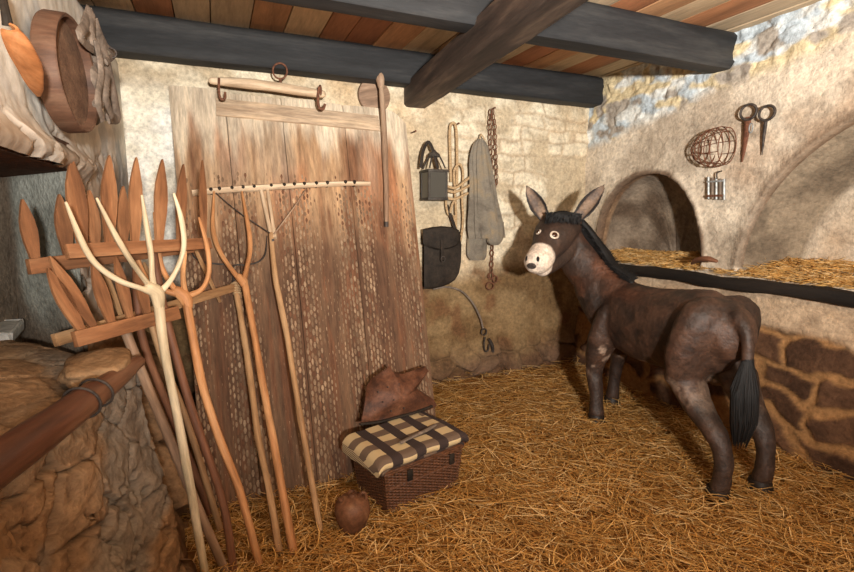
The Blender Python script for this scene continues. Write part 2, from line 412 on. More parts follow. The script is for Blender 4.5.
col = mixc(col, mixc(srgb(62, 44, 34), srgb(108, 78, 58), np.clip(sid*.6+sm(.3, .7, fbm(u*8, z*8, 0, 3, 26))*.5, 0, 1)), st)
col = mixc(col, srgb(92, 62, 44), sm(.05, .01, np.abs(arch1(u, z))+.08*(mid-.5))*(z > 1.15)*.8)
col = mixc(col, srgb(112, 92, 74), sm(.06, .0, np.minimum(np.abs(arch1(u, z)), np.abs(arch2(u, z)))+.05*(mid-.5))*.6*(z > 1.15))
off += .02*np.exp(-(np.minimum(np.abs(arch1(u, z)), np.abs(arch2(u, z)))/.05)**2)*(z > NZ)
fc = grid_faces(nu, nv); cu = u[fc].mean(1); cz = z[fc].mean(1)
inside = (cz > NZ) & ((arch1(cu, cz) < 0) | (arch2(cu, cz) < 0))
wv = rw(0, 0)-np.outer(u, ER)+np.outer(z, Z)-np.outer(off, EB)
kf = fc[~inside]; rf = fc[inside]
ek = set(); er_ = set()
for q in rf.tolist():
    for a_, b_ in zip(q, q[1:]+q[:1]): er_.add((b_, a_)); er_.add((a_, b_))
sk = []; new = {}; ext = []
for q in kf.tolist():
    for a_, b_ in zip(q, q[1:]+q[:1]):
        if (a_, b_) in er_:
            for w_ in (a_, b_):
                if w_ not in new: new[w_] = len(wv)+len(ext)*1; ext.append(w_)
            sk.append([b_, a_, new[a_], new[b_]])
wv = np.vstack([wv, wv[ext]+EB*.09]); u = np.append(u, u[ext]); z = np.append(z, z[ext]); off = np.append(off, off[ext]-.09)
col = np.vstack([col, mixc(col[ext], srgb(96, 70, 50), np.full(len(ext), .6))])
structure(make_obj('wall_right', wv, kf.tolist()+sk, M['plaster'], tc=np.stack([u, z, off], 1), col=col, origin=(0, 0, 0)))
def niche(idx, cs, a, b, p, depth, splay, pal):
    """reveal, back and bottom of an arched niche, one shell mesh"""
    na, nd = 160, 26; th = np.linspace(0, math.pi, na)
    ss, zz, oo = [], [], []
    for k in range(nd):
        if k < 12: t = k/11; sc = 1-splay*t; o = -.035-depth*t
        else: t = (k-11)/(nd-12); sc = (1-splay)*(1-t); o = -depth-.10*(1-(1-t)**2)
        if idx == 1:
            t = k/(nd-1); sc = max(math.cos(t*math.pi/2), 0)**.55; o = -.035-(depth+.06)*math.sin(t*math.pi/2)
        r = (np.abs(np.cos(th))**p+np.sin(th)**p)**(-1/p)
        rr = sc*r*1.015
        ss.append(cs-a*rr*np.cos(th)); zz.append(NZ-.03+(b+.03)*rr*np.sin(th)); oo.append(o+.03*(fbm(th*5, o*6+t, idx, 3, 30)-.5)*(k > 5)-.006)
    s, z, o = map(lambda q: np.array(q).ravel(), (ss, zz, [np.broadcast_to(q, (na,)) for q in oo]))
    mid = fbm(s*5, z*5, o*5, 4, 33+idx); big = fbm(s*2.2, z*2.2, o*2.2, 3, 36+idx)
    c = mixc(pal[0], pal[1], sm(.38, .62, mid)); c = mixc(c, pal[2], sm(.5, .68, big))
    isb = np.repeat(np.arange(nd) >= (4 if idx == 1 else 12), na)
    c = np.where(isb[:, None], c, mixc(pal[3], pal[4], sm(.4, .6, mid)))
    v = rw(0, 0)-np.outer(s, ER)+np.outer(z, Z)-np.outer(o, EB)
    f = grid_faces(nd, na)
    # manger floor
    n0 = len(v); q = [rw(cs-a, NZ-.02, .03), rw(cs+a, NZ-.02, .03), rw(cs+a, NZ-.02, -depth-.12), rw(cs-a, NZ-.02, -depth-.12)]
    v = np.vstack([v, q]); f = f.tolist()+[[n0, n0+1, n0+2, n0+3]]
    tc = np.vstack([np.stack([s, z, o], 1), [[0, 0, 0]]*4]); c = np.vstack([c, [pal[0]]*4])
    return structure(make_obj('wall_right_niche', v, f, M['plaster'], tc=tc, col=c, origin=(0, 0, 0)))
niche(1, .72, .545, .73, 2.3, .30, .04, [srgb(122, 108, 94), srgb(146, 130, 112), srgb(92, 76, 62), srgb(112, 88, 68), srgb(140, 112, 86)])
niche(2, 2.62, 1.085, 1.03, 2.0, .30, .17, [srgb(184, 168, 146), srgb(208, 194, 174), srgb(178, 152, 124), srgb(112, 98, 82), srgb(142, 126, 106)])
# straw in the mangers
n = 7000
s_ = rng.random(n)*3.3+.2; o_ = -rng.random(n)*.38+.06
k = ((np.abs(s_-.72) < .56) | (s_ > 1.56)) | (o_ > 0.03)
s_, o_ = s_[k], o_[k]; n = len(s_)
P = rw(0, 0)-np.outer(s_, ER)-np.outer(o_, EB)+np.outer(NZ+.0+rng.random(n)*.035+.07*sm(.0, -.3, o_)*(.5+fbm(s_*3, 0*s_, 0, 2, 3)), Z)
straw('manger_straw', P, .04+rng.random(n)*.1, .0013+rng.random(n)*.0014, 'layer of pale straw filling the arched mangers in the right wall', spread=.5, cols=SCOL[1:])
# tarred board along the manger lip
b_ = MB(); n_ = 26
pts = [rw(.12+k*3.6/n_, 1.052+.006*math.sin(k*1.1), .085+.006*math.sin(k*.7)) for k in range(n_+1)]
b_.tube(pts, [(.03, .044+.004*math.sin(k*2.3)) for k in range(n_+1)], sides=8, up=Z, n=2, wob=.12)
o = b_.build('manger_board', M['black_wood']); tag(o, 'long black tarred board edging the straw mangers on the right wall', 'board')

# ---------------------------------------------------------------- left wall: plaster above, recess, rubble below
u, z, nu, nv = wall_grid(None, -.15, 2.6, -.1, 2.75, .014)
m = (np.abs(z-1.665) < .0075) & (u > 1.4); z = np.where(m, 1.665+.012*np.sin(u*9)*0, z)
mid = fbm(u*6, z*6, 0, 4, 52); big = fbm(u*2, z*2, 0, 4, 53); fine = fbm(u*20, z*20, 0, 3, 54)
d1, d2, vid = voro(u*4.0, z*7+.8*mid, 55)
rough = np.maximum(sm(1.85, 1.72, z+.12*(mid-.5)), sm(.9, .5, u)*sm(1.7, 1.4, z))
off = .03*(big-.5)+.022*(mid-.5)+.016*(fine-.5)+rough*(.018*vid-.025*sm(.12, 0, d2-d1))
off += .05*np.exp(-((z-1.70)/.05)**2)*(u > 1.2)
off = np.where(u < .6, off*sm(-.1, .6, u)-.0, off)
col = mixc(srgb(216, 207, 192), srgb(234, 228, 216), sm(.3, .7, big))
col = mixc(col, srgb(190, 168, 148), sm(.5, .7, big)*.3)
col = mixc(col, mixc(srgb(150, 126, 104), srgb(184, 170, 154), vid), rough*.8)
col = mixc(col, srgb(104, 84, 68), rough*sm(.08, .02, d2-d1)*.5)
col = mixc(col, srgb(146, 152, 156), sm(.56, .68, fbm(u*5, z*5, 0, 3, 58))*.5)
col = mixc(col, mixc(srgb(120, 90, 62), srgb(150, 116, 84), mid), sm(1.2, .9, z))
fc = grid_faces(nu, nv); cu = u[fc].mean(1); cz = z[fc].mean(1)
hole = (cu > 1.46+.02*np.sin(cz*20)) & (cz > .93) & (cz < 1.665)
up_ = sm(1.8, 2.0, z); off = off*(1-.6*up_)-.62*np.clip((z-2.44)/.30, 0, 1)*sm(1.5, .9, u)
wv = lw(0, 0)-np.outer(u, ER)+np.outer(z, Z)+np.outer(off, EB)
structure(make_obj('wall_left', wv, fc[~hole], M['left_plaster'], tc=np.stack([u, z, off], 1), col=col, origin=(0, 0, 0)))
# recess: splayed far side, back, top
A = V(-1.335, 1.885, 0); B = V(-1.90, 2.235, 0); D = B+nrm(V(.25, -1, 0))*1.3; E_ = lw(2.6, 0)
def sheet(name, p, q, z0, z1, colf, seed, amp=.03, step=.03, n2=None):
    L = np.linalg.norm(q-p); nu = max(2, int(L/step)); nv = max(2, int((z1-z0)/step))
    U, Q = np.meshgrid(np.linspace(0, 1, nu), np.linspace(z0, z1, nv), indexing='ij'); U, Q = U.ravel(), Q.ravel()
    d = (q-p)/L; nn = V(d[1], -d[0], 0) if n2 is None else n2
    o = amp*(fbm(U*L*4, Q*4, seed, 4, seed)-.5)
    v = p+np.outer(U*L, d)+np.outer(Q, Z)+np.outer(o, nn)
    structure(make_obj(name, v, grid_faces(nu, nv), M['plaster'], tc=np.stack([U*L, Q, o], 1), col=colf(U*L, Q), origin=(0, 0, 0)))
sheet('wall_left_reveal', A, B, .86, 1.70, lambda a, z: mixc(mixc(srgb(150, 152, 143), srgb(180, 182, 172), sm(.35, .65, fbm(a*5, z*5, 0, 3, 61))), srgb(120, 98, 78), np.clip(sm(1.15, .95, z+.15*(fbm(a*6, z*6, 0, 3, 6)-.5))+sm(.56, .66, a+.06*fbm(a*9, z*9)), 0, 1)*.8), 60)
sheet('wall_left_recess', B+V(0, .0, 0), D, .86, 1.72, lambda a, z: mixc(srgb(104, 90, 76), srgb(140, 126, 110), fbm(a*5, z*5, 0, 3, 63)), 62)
# lintel: stone underside closing the top of the recess
bq = MB(); P4 = [A+V(.0, .0, 1.665), lw(2.6, 1.665, 0), D+Z*1.665, B+V(-.03, .05, 1.665)]
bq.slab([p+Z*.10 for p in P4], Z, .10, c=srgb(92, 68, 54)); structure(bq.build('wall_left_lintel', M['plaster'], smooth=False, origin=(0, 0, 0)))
# ledge: rubble block under the recess, its face leaning out to the floor
def ledge_xy(t):     # plan of the ledge's front edge, t along it from far to near
    return V(-1.12, 1.80, 0)*(1-t)+V(-.94, .55, 0)*t
nu, nv = 170, 200
U, Q = np.meshgrid(np.linspace(0, 1, nu), np.linspace(0, 1, nv), indexing='ij'); U, Q = U.ravel(), Q.ravel()
verts = np.zeros((nu*nv, 3)); tcs = np.zeros((nu*nv, 3))
# profile: Q 0-.62 face from the floor to the edge, .62-1 top running back to the recess; U: first 18% wraps the far end
pe = np.array([ledge_xy(max(0, (q-.18)/.82)) for q in U])
outn = V(.985, .17, 0)
endw = sm(.18, 0, U)
hz = np.clip(Q/.60, 0, 1); topt = np.clip((Q-.60)/.40, 0, 1)
lean = .16*(1-hz)**1.3
cornerdir = V(-.35, .93, 0)
ph = endw*1.35
outv = np.stack([np.cos(ph)*outn[0]-np.sin(ph)*outn[1], np.cos(ph)*outn[1]+np.sin(ph)*outn[0], 0*ph], 1)
back_in = np.array([V(-1, .06, 0)]*len(U))
cenx = pe-outn*.10
front = cenx+outv*(.10+lean+.10*endw)[:, None] - (endw*.34)[:, None]*outn
v = front+np.outer(hz*.93, Z)
v = v+back_in*(topt*.85*(1-.3*endw))[:, None]+np.outer(.07*sm(0, .5, topt), Z)
tcs = np.stack([U*1.6, np.where(Q < .6, hz*.93, .93+topt*.8), 0*U], 1)
a_, b2_ = tcs[:, 0], tcs[:, 1]
d1, d2, vid = voro((a_+.35*b2_)*4.2, (b2_-.5*a_)*5.2+.5*fbm(a_*4, b2_*4, 0, 3, 71), 70, .95)
mid = fbm(a_*7, b2_*7, 0, 4, 72); fine = fbm(a_*25, b2_*25, 0, 3, 73); big = fbm(a_*2.5, b2_*2.5, 0, 3, 74)
gap = sm(.08, .0, d2-d1)*sm(.42, .6, big)
rdg = 1-2*np.abs(fbm(a_*6+3, b2_*6, 0, 4, 77)-.5); crk = sm(.93, .985, rdg); dsp = .09*(big-.5)+.022*vid-.035*gap+.06*(mid-.5)+.022*(fine-.5)-.022*crk
dn = outv*(1-topt)[:, None]+np.outer(topt, Z); v = v+dn*dsp[:, None]*np.where(topt > 0, .45, 1)[:, None]
col = mixc(srgb(112, 82, 56), srgb(150, 114, 80), sm(.3, .7, .5*mid+.5*fine)); col = mixc(col, mixc(srgb(130, 96, 66), srgb(150, 130, 108), vid), .4)
col = mixc(col, srgb(82, 62, 46), np.maximum(gap*.7, crk*.6)); col = mixc(col, srgb(122, 118, 110), sm(.55, .66, fbm(a_*3, b2_*3, 0, 3, 76))*.6)
col = mixc(col, mixc(srgb(160, 128, 96), srgb(196, 168, 134), mid), topt*.8)
structure(make_obj('wall_left_ledge', v, grid_faces(nu, nv), M['plaster'], tc=tcs, col=col, origin=(0, 0, 0)))
# low rubble footing between the ledge and the corner
u, z, nu, nv = wall_grid(None, .0, 1.75, -.05, .75, .016)
d1, d2, vid = voro(u*3.6, z*4.6, 81); mid = fbm(u*6, z*6, 0, 4, 82)
o_ = .10+.18*sm(.75, .0, z)*sm(.1, .9, u)+.09*vid-.06*sm(.16, 0, d2-d1)+.04*(mid-.5)
o_ *= sm(.75, .62, z)*.9+.1
col = mixc(mixc(srgb(112, 84, 60), srgb(146, 114, 84), vid), srgb(74, 54, 40), sm(.12, 0, d2-d1)*.8)
structure(make_obj('wall_left_footing', lw(0, 0)-np.outer(u, ER)+np.outer(z, Z)+np.outer(o_, EB), grid_faces(nu, nv), M['plaster'], tc=np.stack([u, z, o_], 1), col=col, origin=(0, 0, 0)))

# ---------------------------------------------------------------- ceiling planks (running away from the camera) and beams
cb = MB(); t = -.15; k = 0
CC = [srgb(200, 176, 144), srgb(168, 112, 76), srgb(176, 122, 84), srgb(196, 174, 144), srgb(180, 144, 110), srgb(154, 116, 88), srgb(184, 138, 98), srgb(206, 178, 142)]
while t < 5.0:
    w = .17+.07*rng.random(); cb.box(rw(-.3, 2.70+.006*rng.random(), t), -EB*(w-.006), -ER*5.2, Z*.03, bev=.12, c=CC[k % 8]*(.8+.3*rng.random())); t += w; k = (k*5+3+int(rng.random()*3)) % 8
cb.box(rw(-.3, 2.74, -.15), -EB*5.2, -ER*5.2, Z*.03, bev=0, c=srgb(40, 30, 24))
structure(cb.build('ceiling', M['ceiling'], origin=(0, 0, 0)))
def beam(name, p, d, L, wid, hei, material, seed=1):
    """squared, slightly worn beam: p = lower near corner line start, d direction, wid horizontal towards the camera side, hei up"""
    nL = int(L/.05); sec = []
    per = 28; th = np.linspace(0, 2*math.pi, per, endpoint=False)
    q = (np.abs(np.cos(th))**8+np.abs(np.sin(th))**8)**(-1/8)
    sx, sz = q*np.cos(th)*.5, q*np.sin(th)*.5
    side = nrm(np.cross(d, Z)); vs = []; ts = []
    for i in range(nL+1):
        x = i*L/nL; w = 1+.05*(fbm(x*2.2, th*.9, seed, 3, seed)-.5)*2
        vs.append(p+d*x+np.outer(sx*wid*w, side)+np.outer((sz*w+.5)*hei, Z)); ts.append(np.stack([sx*wid, np.full(per, x), sz*hei], 1))
    f = [[i*per+j, i*per+(j+1) % per, (i+1)*per+(j+1) % per, (i+1)*per+j] for i in range(nL) for j in range(per)]
    f += [list(range(per)), [nL*per+j for j in range(per)][::-1]]
    o = make_obj(name, np.vstack(vs), f, material, tc=np.vstack(ts), smooth=True, origin=(0, 0, 0)); o.data.set_sharp_from_angle(angle=math.radians(40))
    return structure(o)
beam('trim_1', bw(-4.55, 2.47, .10), EB, 4.55, .17, .24, M['beam'], 3)
beam('trim_2', bw(-1.72, 2.335, -.06), nrm(onz(556, 4, 2.36)*V(1, 1, 0)-bw(-1.72, 0, 0)), 4.6, .20, .19, M['beam_brown'], 5)
beam('trim_3', rw(1.30, 2.47, -.08), -EB, 4.3, .17, .23, M['beam'], 8)

# ---------------------------------------------------------------- threshing board
n0 = onz(345, 483, .0); TL = BACK.at(168, 85, .06); TR = BACK.at(405, 112, .06)
BD = Plane.three(TL, TR, n0)
bl, br = BD.at(207, 532), BD.at(441, 463)
th = .035
bt = thing('threshing_board', 'large weathered plank board studded with flint chips leaning on the back wall', 'board', (bl+br)/2)
vdir = nrm((bl+br)/2-(TL+TR)/2); udir = nrm(np.cross(BD.n, vdir)); udir = udir if udir[0] > 0 else -udir
def bq_(f, g):   # f across 0..1, g down 0..1
    return (TL*(1-f)+TR*f)*(1-g)+(bl*(1-f)+br*f)*g
seams = [0, .205, .43, .70, 1.0]
Wd = np.linalg.norm(TR-TL); Hd = np.linalg.norm((bl+br)/2-(TL+TR)/2)
def bcol(x, y):  # x across metres, y down metres
    st = fbm(x*14, y*1.2, 0, 4, 91); mid = fbm(x*4, y*4, 0, 4, 92); st2 = fbm(x*34, y*2.4, 0, 3, 95)
    c = mixc(srgb(140, 104, 76), srgb(176, 142, 108), sm(.35, .65, st))
    c = mixc(c, srgb(164, 110, 76), sm(.45, .6, fbm(x*3, y*1.1, 0, 3, 93))*sm(1.3, .5, y)*.8)
    c = mixc(c, mixc(srgb(72, 48, 35), srgb(98, 72, 54), st), sm(.75, 1.35, y+.5*(mid-.5))*.88)
    c = mixc(c, srgb(110, 72, 50), sm(.58, .7, st2)*.7)
    lim = .02+.62*fbm(x*3.2, 0*x, 0, 3, 94)+.55*(st-.5)+.25*(st2-.5)
    c = mixc(c, mixc(srgb(204, 186, 160), srgb(224, 210, 188), mid), sm(.16, -.12, y-lim)*.95*sm(1.1, .7, y))
    c = mixc(c, mixc(srgb(150, 132, 112), srgb(178, 162, 142), st2), sm(.52, .66, fbm(x*7, y*.5, 0, 3, 98))*.5*sm(1.0, .4, y))
    return c
for i in range(4):
    f0, f1 = seams[i]+.0012, seams[i+1]-.0012
    nx, ny = int((f1-f0)*Wd/.012), int(Hd/.02)
    Fq, G = np.meshgrid(np.linspace(f0, f1, nx), np.linspace(0, 1, ny), indexing='ij')
    Ff, Gg = Fq.ravel(), G.ravel()
    trim = np.maximum(0, (Ff-.90)/.10)**2*.045*(i == 3); Gt = np.maximum(Gg, trim+.006*np.array([math.sin(i*2.1)])[0])
    P = (TL*(1-Ff)[:, None]+TR*Ff[:, None])*(1-Gt)[:, None]+(bl*(1-Ff)[:, None]+br*Ff[:, None])*Gt[:, None]
    x = Ff*Wd; y = Gt*Hd
    rel = .004*(fbm(x*20, y*2, 0, 3, 96+i)-.5)*2-.003*sm(.010, 0, np.minimum(Ff-f0, f1-Ff)*Wd)
    bow = .010*np.sin(np.clip((Ff-f0)/(f1-f0), 0, 1)*math.pi)
    Pf = P+np.outer(rel+bow, BD.n); Pb = P-BD.n*th
    n1 = len(P); fc = grid_faces(nx, ny)
    idx = np.arange(nx*ny).reshape(nx, ny)
    loop = np.concatenate([idx[:, 0], idx[-1, 1:], idx[-2::-1, -1], idx[0, -2:0:-1]])
    f = fc.tolist()+(fc[:, ::-1]+n1).tolist()+[[int(loop[k]), int(loop[(k+1) % len(loop)]), int(loop[(k+1) % len(loop)]+n1), int(loop[k]+n1)] for k in range(len(loop))]
    c = bcol(x, y)
    o = make_obj('plank', np.vstack([Pf, Pb]), f, M['board'], bt, np.vstack([np.stack([x, y, 0*x], 1)]*2), np.vstack([c, c]))
    o.data.set_sharp_from_angle(angle=math.radians(50))
# cross batten at the top
q0, q1 = bq_(.17, .028), bq_(.86, .030); b = MB()
b.box(q0+BD.n*.006, vdir*.13, (q1-q0), BD.n*.016, bev=.15, c=srgb(186, 162, 136)); b.build('batten', M['board'], bt)['label'] = 'pale flat batten across the planks'
# flint chips: rows of small vertical blades set in the lower planks
cm = MB(); vs, fs, cs_, tq = [], [], [], []; k = 0
yy = .62
while yy < Hd-.03:
    for xx in np.arange(.015, Wd-.015, .0235):
        x = xx+(rng.random()-.5)*.006; y = yy+(rng.random()-.5)*.012+(.020 if int(round(xx/.0235)) % 2 else 0)
        dens = float(sm(.55, 1.0, y+.6*(fbm(x*3, y*2, 0, 2, 97)-.5)))*1.07
        if rng.random() > dens*.9: continue
        f = x/Wd; g = y/Hd
        if min(abs(f-s) for s in seams) < .006: continue
        p = bq_(f, g)+BD.n*.006; h = .0155+.004*rng.random(); w = .0072+.002*rng.random(); d = .003+.003*rng.random(); sk = (rng.random()-.5)*.006
        base = [p-vdir*h-udir*w*.5, p-vdir*h+udir*w*.5, p+udir*w, p+vdir*h+udir*w*.4, p+vdir*h-udir*w*.4, p-udir*w]
        rid = [p-vdir*h*.5+BD.n*d+udir*sk, p+vdir*h*.6+BD.n*d*.8+udir*sk]
        vs += base+rid; o = k*8; k += 1
        fs += [[o, o+1, o+6], [o+1, o+2, o+6], [o+2, o+7, o+6], [o+2, o+3, o+7], [o+3, o+4, o+7], [o+4, o+5, o+7], [o+5, o+6, o+7], [o+5, o, o+6]]
        c = mixc(srgb(116, 90, 69), srgb(160, 134, 108), rng.random()**1.3)*float(.8+.4*fbm(x*5, y*2, 0, 2, 99)); 
        if rng.random() < .12: c = srgb(110, 76, 56)
        cs_ += [c]*8; tq += [[x, y, 0]]*8
    yy += .040
o = make_obj('flint_chip', vs, fs, M['board'], bt, np.array(tq)+np.array(vs)*.3, np.array(cs_), smooth=False); o['kind'] = 'stuff'

# ---------------------------------------------------------------- tools leaning on the board
def lean_plane(h1, h2, foot, off=.05, fz=.03, a=None):
    return Plane.three(BD.at(*h1, off), BD.at(*h2, off), onz(*foot, fz) if a is None else a)
def pts(pl, L, off=0.): return [pl.at(q[0], q[1], off) for q in L]
def hay_fork(label, wmat, pl, socket, handle, tines, rh, rt, sockr=.03, group='wooden hay forks leaning on the board'):
    f = pl.at(*handle[-1]); t = thing('hay_fork', label, 'hay fork', f, group)
    MB().tube(pts(pl, handle), rh, sides=10, wob=.10, rnd=True).build('handle', wmat, t)
    for L in tines:
        r = [rt*1.35]+[rt]*(len(L)-2)+[rt*.45]
        MB().tube(pts(pl, L), r, sides=9, wob=.08, rnd=True).build('tine', wmat, t)
    q = pts(pl, socket); MB().tube(q, sockr, sides=12, n=4, rnd=True, up=pl.n, wob=.05).build('crotch', wmat, t)
    return t
hay_fork('pale bleached hay fork with four long curved tines, frontmost of the forks', M['pale_wood'],
         Plane.three(at(66, 203, 1.52), at(174, 196, 1.80), onz(205, 574, .03)), [(150, 287), (157, 293), (159, 306)],
         [(158, 298), (163, 340), (171, 385), (179, 425), (190, 485), (205, 574)],
         [[(155, 294), (140, 288), (120, 281), (98, 266), (84, 246), (66, 203)], [(154, 292), (145, 280), (132, 262), (117, 238), (97, 199)],
          [(154, 292), (152, 275), (151, 255), (147, 228), (142, 196)], [(158, 294), (170, 281), (180, 262), (184, 243), (181, 218), (174, 194)]],
         [.018, .016, .0155, .016, .0165, .016], .0098, [(.021, .018), (.026, .02), (.019, .018)])
hay_fork('honey-coloured hay fork with four short tines behind the pale four-tined one', M['orange_wood'],
         Plane.three(at(130, 216, 2.05), at(199, 218, 2.22), onz(259, 563, .03)), [(177, 291), (185, 297), (188, 306)],
         [(186, 300), (195, 350), (205, 395), (220, 440), (240, 492), (259, 563)],
         [[(180, 295), (166, 291), (150, 283), (140, 266), (134, 245), (130, 216)], [(182, 295), (172, 286), (162, 268), (158, 248), (154, 213)],
          [(185, 295), (183, 275), (184, 250), (181, 213)], [(188, 296), (202, 289), (209, 272), (207, 246), (199, 218)]],
         [.019, .018, .018, .018, .017, .016], .011, [(.022, .02), (.028, .022), (.02, .019)])
hay_fork('orange two-tined hay fork whose tines reach the rake head', M['orange_wood'],
         lean_plane((214, 195), (243, 195), (293, 551), .07), [(239, 277), (244, 284)],
         [(244, 280), (250, 312), (257, 350), (268, 412), (277, 460), (293, 551)],
         [[(243, 283), (232, 270), (219, 250), (213, 228), (214, 192)], [(243, 283), (247, 268), (250, 248), (248, 225), (242, 192)]],
         [.019, .018, .018, .018, .019, .019], .0135, [(.022, .02), (.022, .02)])
# iron fork
pl = lean_plane((205, 262), (264, 252), (279, 550), .045)
t = thing('pitchfork', 'worn wooden pitchfork handle with thin curved iron prongs behind the two-tined fork', 'pitchfork', pl.at(279, 550))
MB().tube(pts(pl, [(235, 284), (243, 330), (250, 375), (258, 436), (269, 490), (279, 550)]), .0165, sides=10, wob=.1, rnd=True).build('handle', M['tan_wood'], t)
MB().tube(pts(pl, [(234, 290), (232, 267), (218, 264), (203, 262), (193, 255), (190, 240)]), [.009, .006, .005, .005, .005, .003], sides=7).build('prong', M['iron'], t)
MB().tube(pts(pl, [(235, 290), (233, 267), (246, 265), (258, 262), (265, 254), (267, 236)]), [.009, .006, .005, .005, .005, .003], sides=7).build('prong', M['iron'], t)
b = MB()
for k in range(5): p = pl.at(235+k*.5, 284+k*2.4); b.ring(p, udir, BD.n, .021, .021, .004, 16, 6)
b.build('twine_lashing', M['rope'], t)
# rake
pl = lean_plane((200, 190), (368, 183), (320, 529), .03)
t = thing('hay_rake', 'pale wooden hay rake with long pegged head and wire braces against the board', 'rake', pl.at(320, 529))
hp = [(192, 193), (225, 190), (265, 187.5), (310, 185), (345, 183.5), (370, 183.5)]
rh_ = MB().tube(pts(pl, hp), [(.016, .026), (.016, .027), (.017, .027), (.016, .024), (.015, .02), (.014, .017)], sides=8, up=pl.n, wob=.05); rh_ = rh_.build('rake_head', M['pale_wood2'], t)
for x in (211, 219.5, 232, 243, 254, 271, 284, 294, 304, 316, 327, 345, 354):
    yc = np.interp(x, [q[0] for q in hp], [q[1] for q in hp]); p = pl.at(x, yc)
    MB().tube([p-pl.n*.02, p+pl.n*.024, p+pl.n*.028], [.013, .012, .008], sides=8, sm_=False).build('tooth', M['leather_dark'], rh_)
MB().tube(pts(pl, [(271, 234), (275, 275), (280, 300), (288, 341), (295, 385), (303, 432), (320, 529)]), [.015, .0165, .0165, .016, .0155, .016, .015], sides=10, wob=.1, rnd=True).build('handle', M['tan_wood'], t)
MB().tube(pts(pl, [(261, 190), (266, 212), (272, 238)]), [.012, .012, .013], sides=8).build('handle_fork', M['pale_wood2'], t)
MB().tube(pts(pl, [(267.5, 190), (271, 212), (275, 238)]), [.010, .010, .012], sides=8).build('handle_fork', M['pale_wood2'], t)
MB().tube(pts(pl, [(216, 193), (226, 202), (244, 216), (270, 233)], .02), .0035, sides=6).build('brace', M['iron'], t)
MB().tube(pts(pl, [(306, 189), (299, 200), (287, 217), (274, 234)], .02), .0045, sides=6).build('brace', M['grey_wood'], t)
MB().tube([pl.at(273, 240, -.01), pl.at(273, 240, .025)], .008, sides=8, sm_=False).build('bolt', M['iron'], t)

# winnowing forks: flat leaf-shaped tines in a crossbar
def leaf(pl, tip, base, wid, off, n=9, blunt=.12, th=.010):
    wid = wid*.82; a, b = pl.at(*tip, off), pl.at(*base, off); d = nrm(b-a); e = np.cross(pl.n, d); L = np.linalg.norm(b-a)
    prof = [(0, .04), (.06, blunt+.16), (.16, .55), (.30, .88), (.45, 1.0), (.60, .92), (.78, .66), (.9, .52), (1., .46)]
    lft = [a+d*L*t-e*wid*.5*w for t, w in prof]; rgt = [a+d*L*t+e*wid*.5*w for t, w in prof]
    return MB().slab(np.array(lft+rgt[::-1]), pl.n, th)
def winnow(label, wm, pl, bar, hb, tines, handle, rh, wid=.07, hm=None, barmat=None, hoff=-.02):
    foot = pl.at(*handle[-1], hoff); t = thing('winnowing_fork', label, 'winnowing fork', foot, 'flat-tined winnowing forks in the left corner')
    hb = hb*.70; a, b = pl.at(*bar[0], .008), pl.at(*bar[1], .008); d = b-a; e = nrm(np.cross(pl.n, d)); e = e if e[2] < 0 else -e
    MB().box(a-e*hb*.5, e*hb, d, pl.n*.022, bev=.12).build('crossbar', barmat or wm, t)
    for k, q in enumerate(tines):
        w = q[2] if len(q) > 2 else wid
        leaf(pl, q[0], q[1], w, -.004).build('tine', wm, t, smooth=False)
    if handle: MB().tube(pts(pl, handle, hoff), rh, sides=10, wob=.08, rnd=True).build('handle', hm or wm, t)
    return t
# C: furthest, bar at the left, leaning in the corner recess
ptA = lambda px, py, o: Plane(A, np.cross(nrm(B-A), Z)*-1 if (np.cross(nrm(B-A), Z)*-1) @ (CAM-A) > 0 else np.cross(nrm(B-A), Z)).at(px, py, o)
wpC = Plane.three(at(25, 262, 1.64), at(190, 240, 2.30), onz(212, 520, .02))
winnow('brown winnowing fork whose crossbar end juts furthest left over the recess', M['brown_wood'], wpC, [(26, 267), (190, 247)], .075,
       [((23, 199), (38, 268), .062), ((60, 194), (70, 262), .07), ((90, 190), (97, 258), .07), ((124, 186), (124, 255), .065)],
       [(136, 258), (141, 332), (165, 400), (192, 466), (212, 520)], .017, hm=M['red_wood'])
wpB = Plane.three(at(64, 252, 1.66), at(208, 243, 2.28), onz(234, 572, .02))
winnow('tall winnowing fork with six upright orange tines and a level crossbar', M['brown_wood'], wpB, [(64, 252.5), (208, 244)], .072,
       [((72, 158), (84, 250), .085), ((110, 155), (110, 250), .075), ((137, 157), (136, 249), .07), ((163, 159), (160, 248), .075), ((184, 164), (180, 247), .065), ((203, 160), (205, 246), .05)],
       [(152, 248), (160, 290), (169, 330), (191, 408), (222, 499), (234, 572)], .017, hm=M['red_wood'])
wpD = Plane.three(BD.at(230, 289, .10), at(53, 341, 1.66), onz(222, 535, .02))
winnow('winnowing fork with pale slanting crossbar showing behind the honey-coloured fork', M['tan_wood'], wpD, [(52, 341), (232, 288)], .065,
       [((100, 259), (124, 320), .035), ((192, 240), (221, 302), .028), ((145, 262), (160, 312), .05)],
       [(148, 312), (163, 360), (190, 430), (222, 535)], .015)
wpE = Plane.three(at(72, 341, 1.56), at(176, 313, 1.97), onz(226, 573, .02))
winnow('low winnowing fork with five leaf-shaped tines tilting left above the ledge', M['brown_wood'], wpE, [(72, 340), (176, 313)], .075,
       [((48, 268), (86, 337), .062), ((50, 256), (99, 334), .06), ((93, 263), (115, 331), .062), ((116, 256), (133, 326), .055), ((136, 262), (150, 322), .06)],
       [(124, 328), (144, 378), (165, 428), (177, 458), (226, 573)], .018, hm=M['grey_wood'])

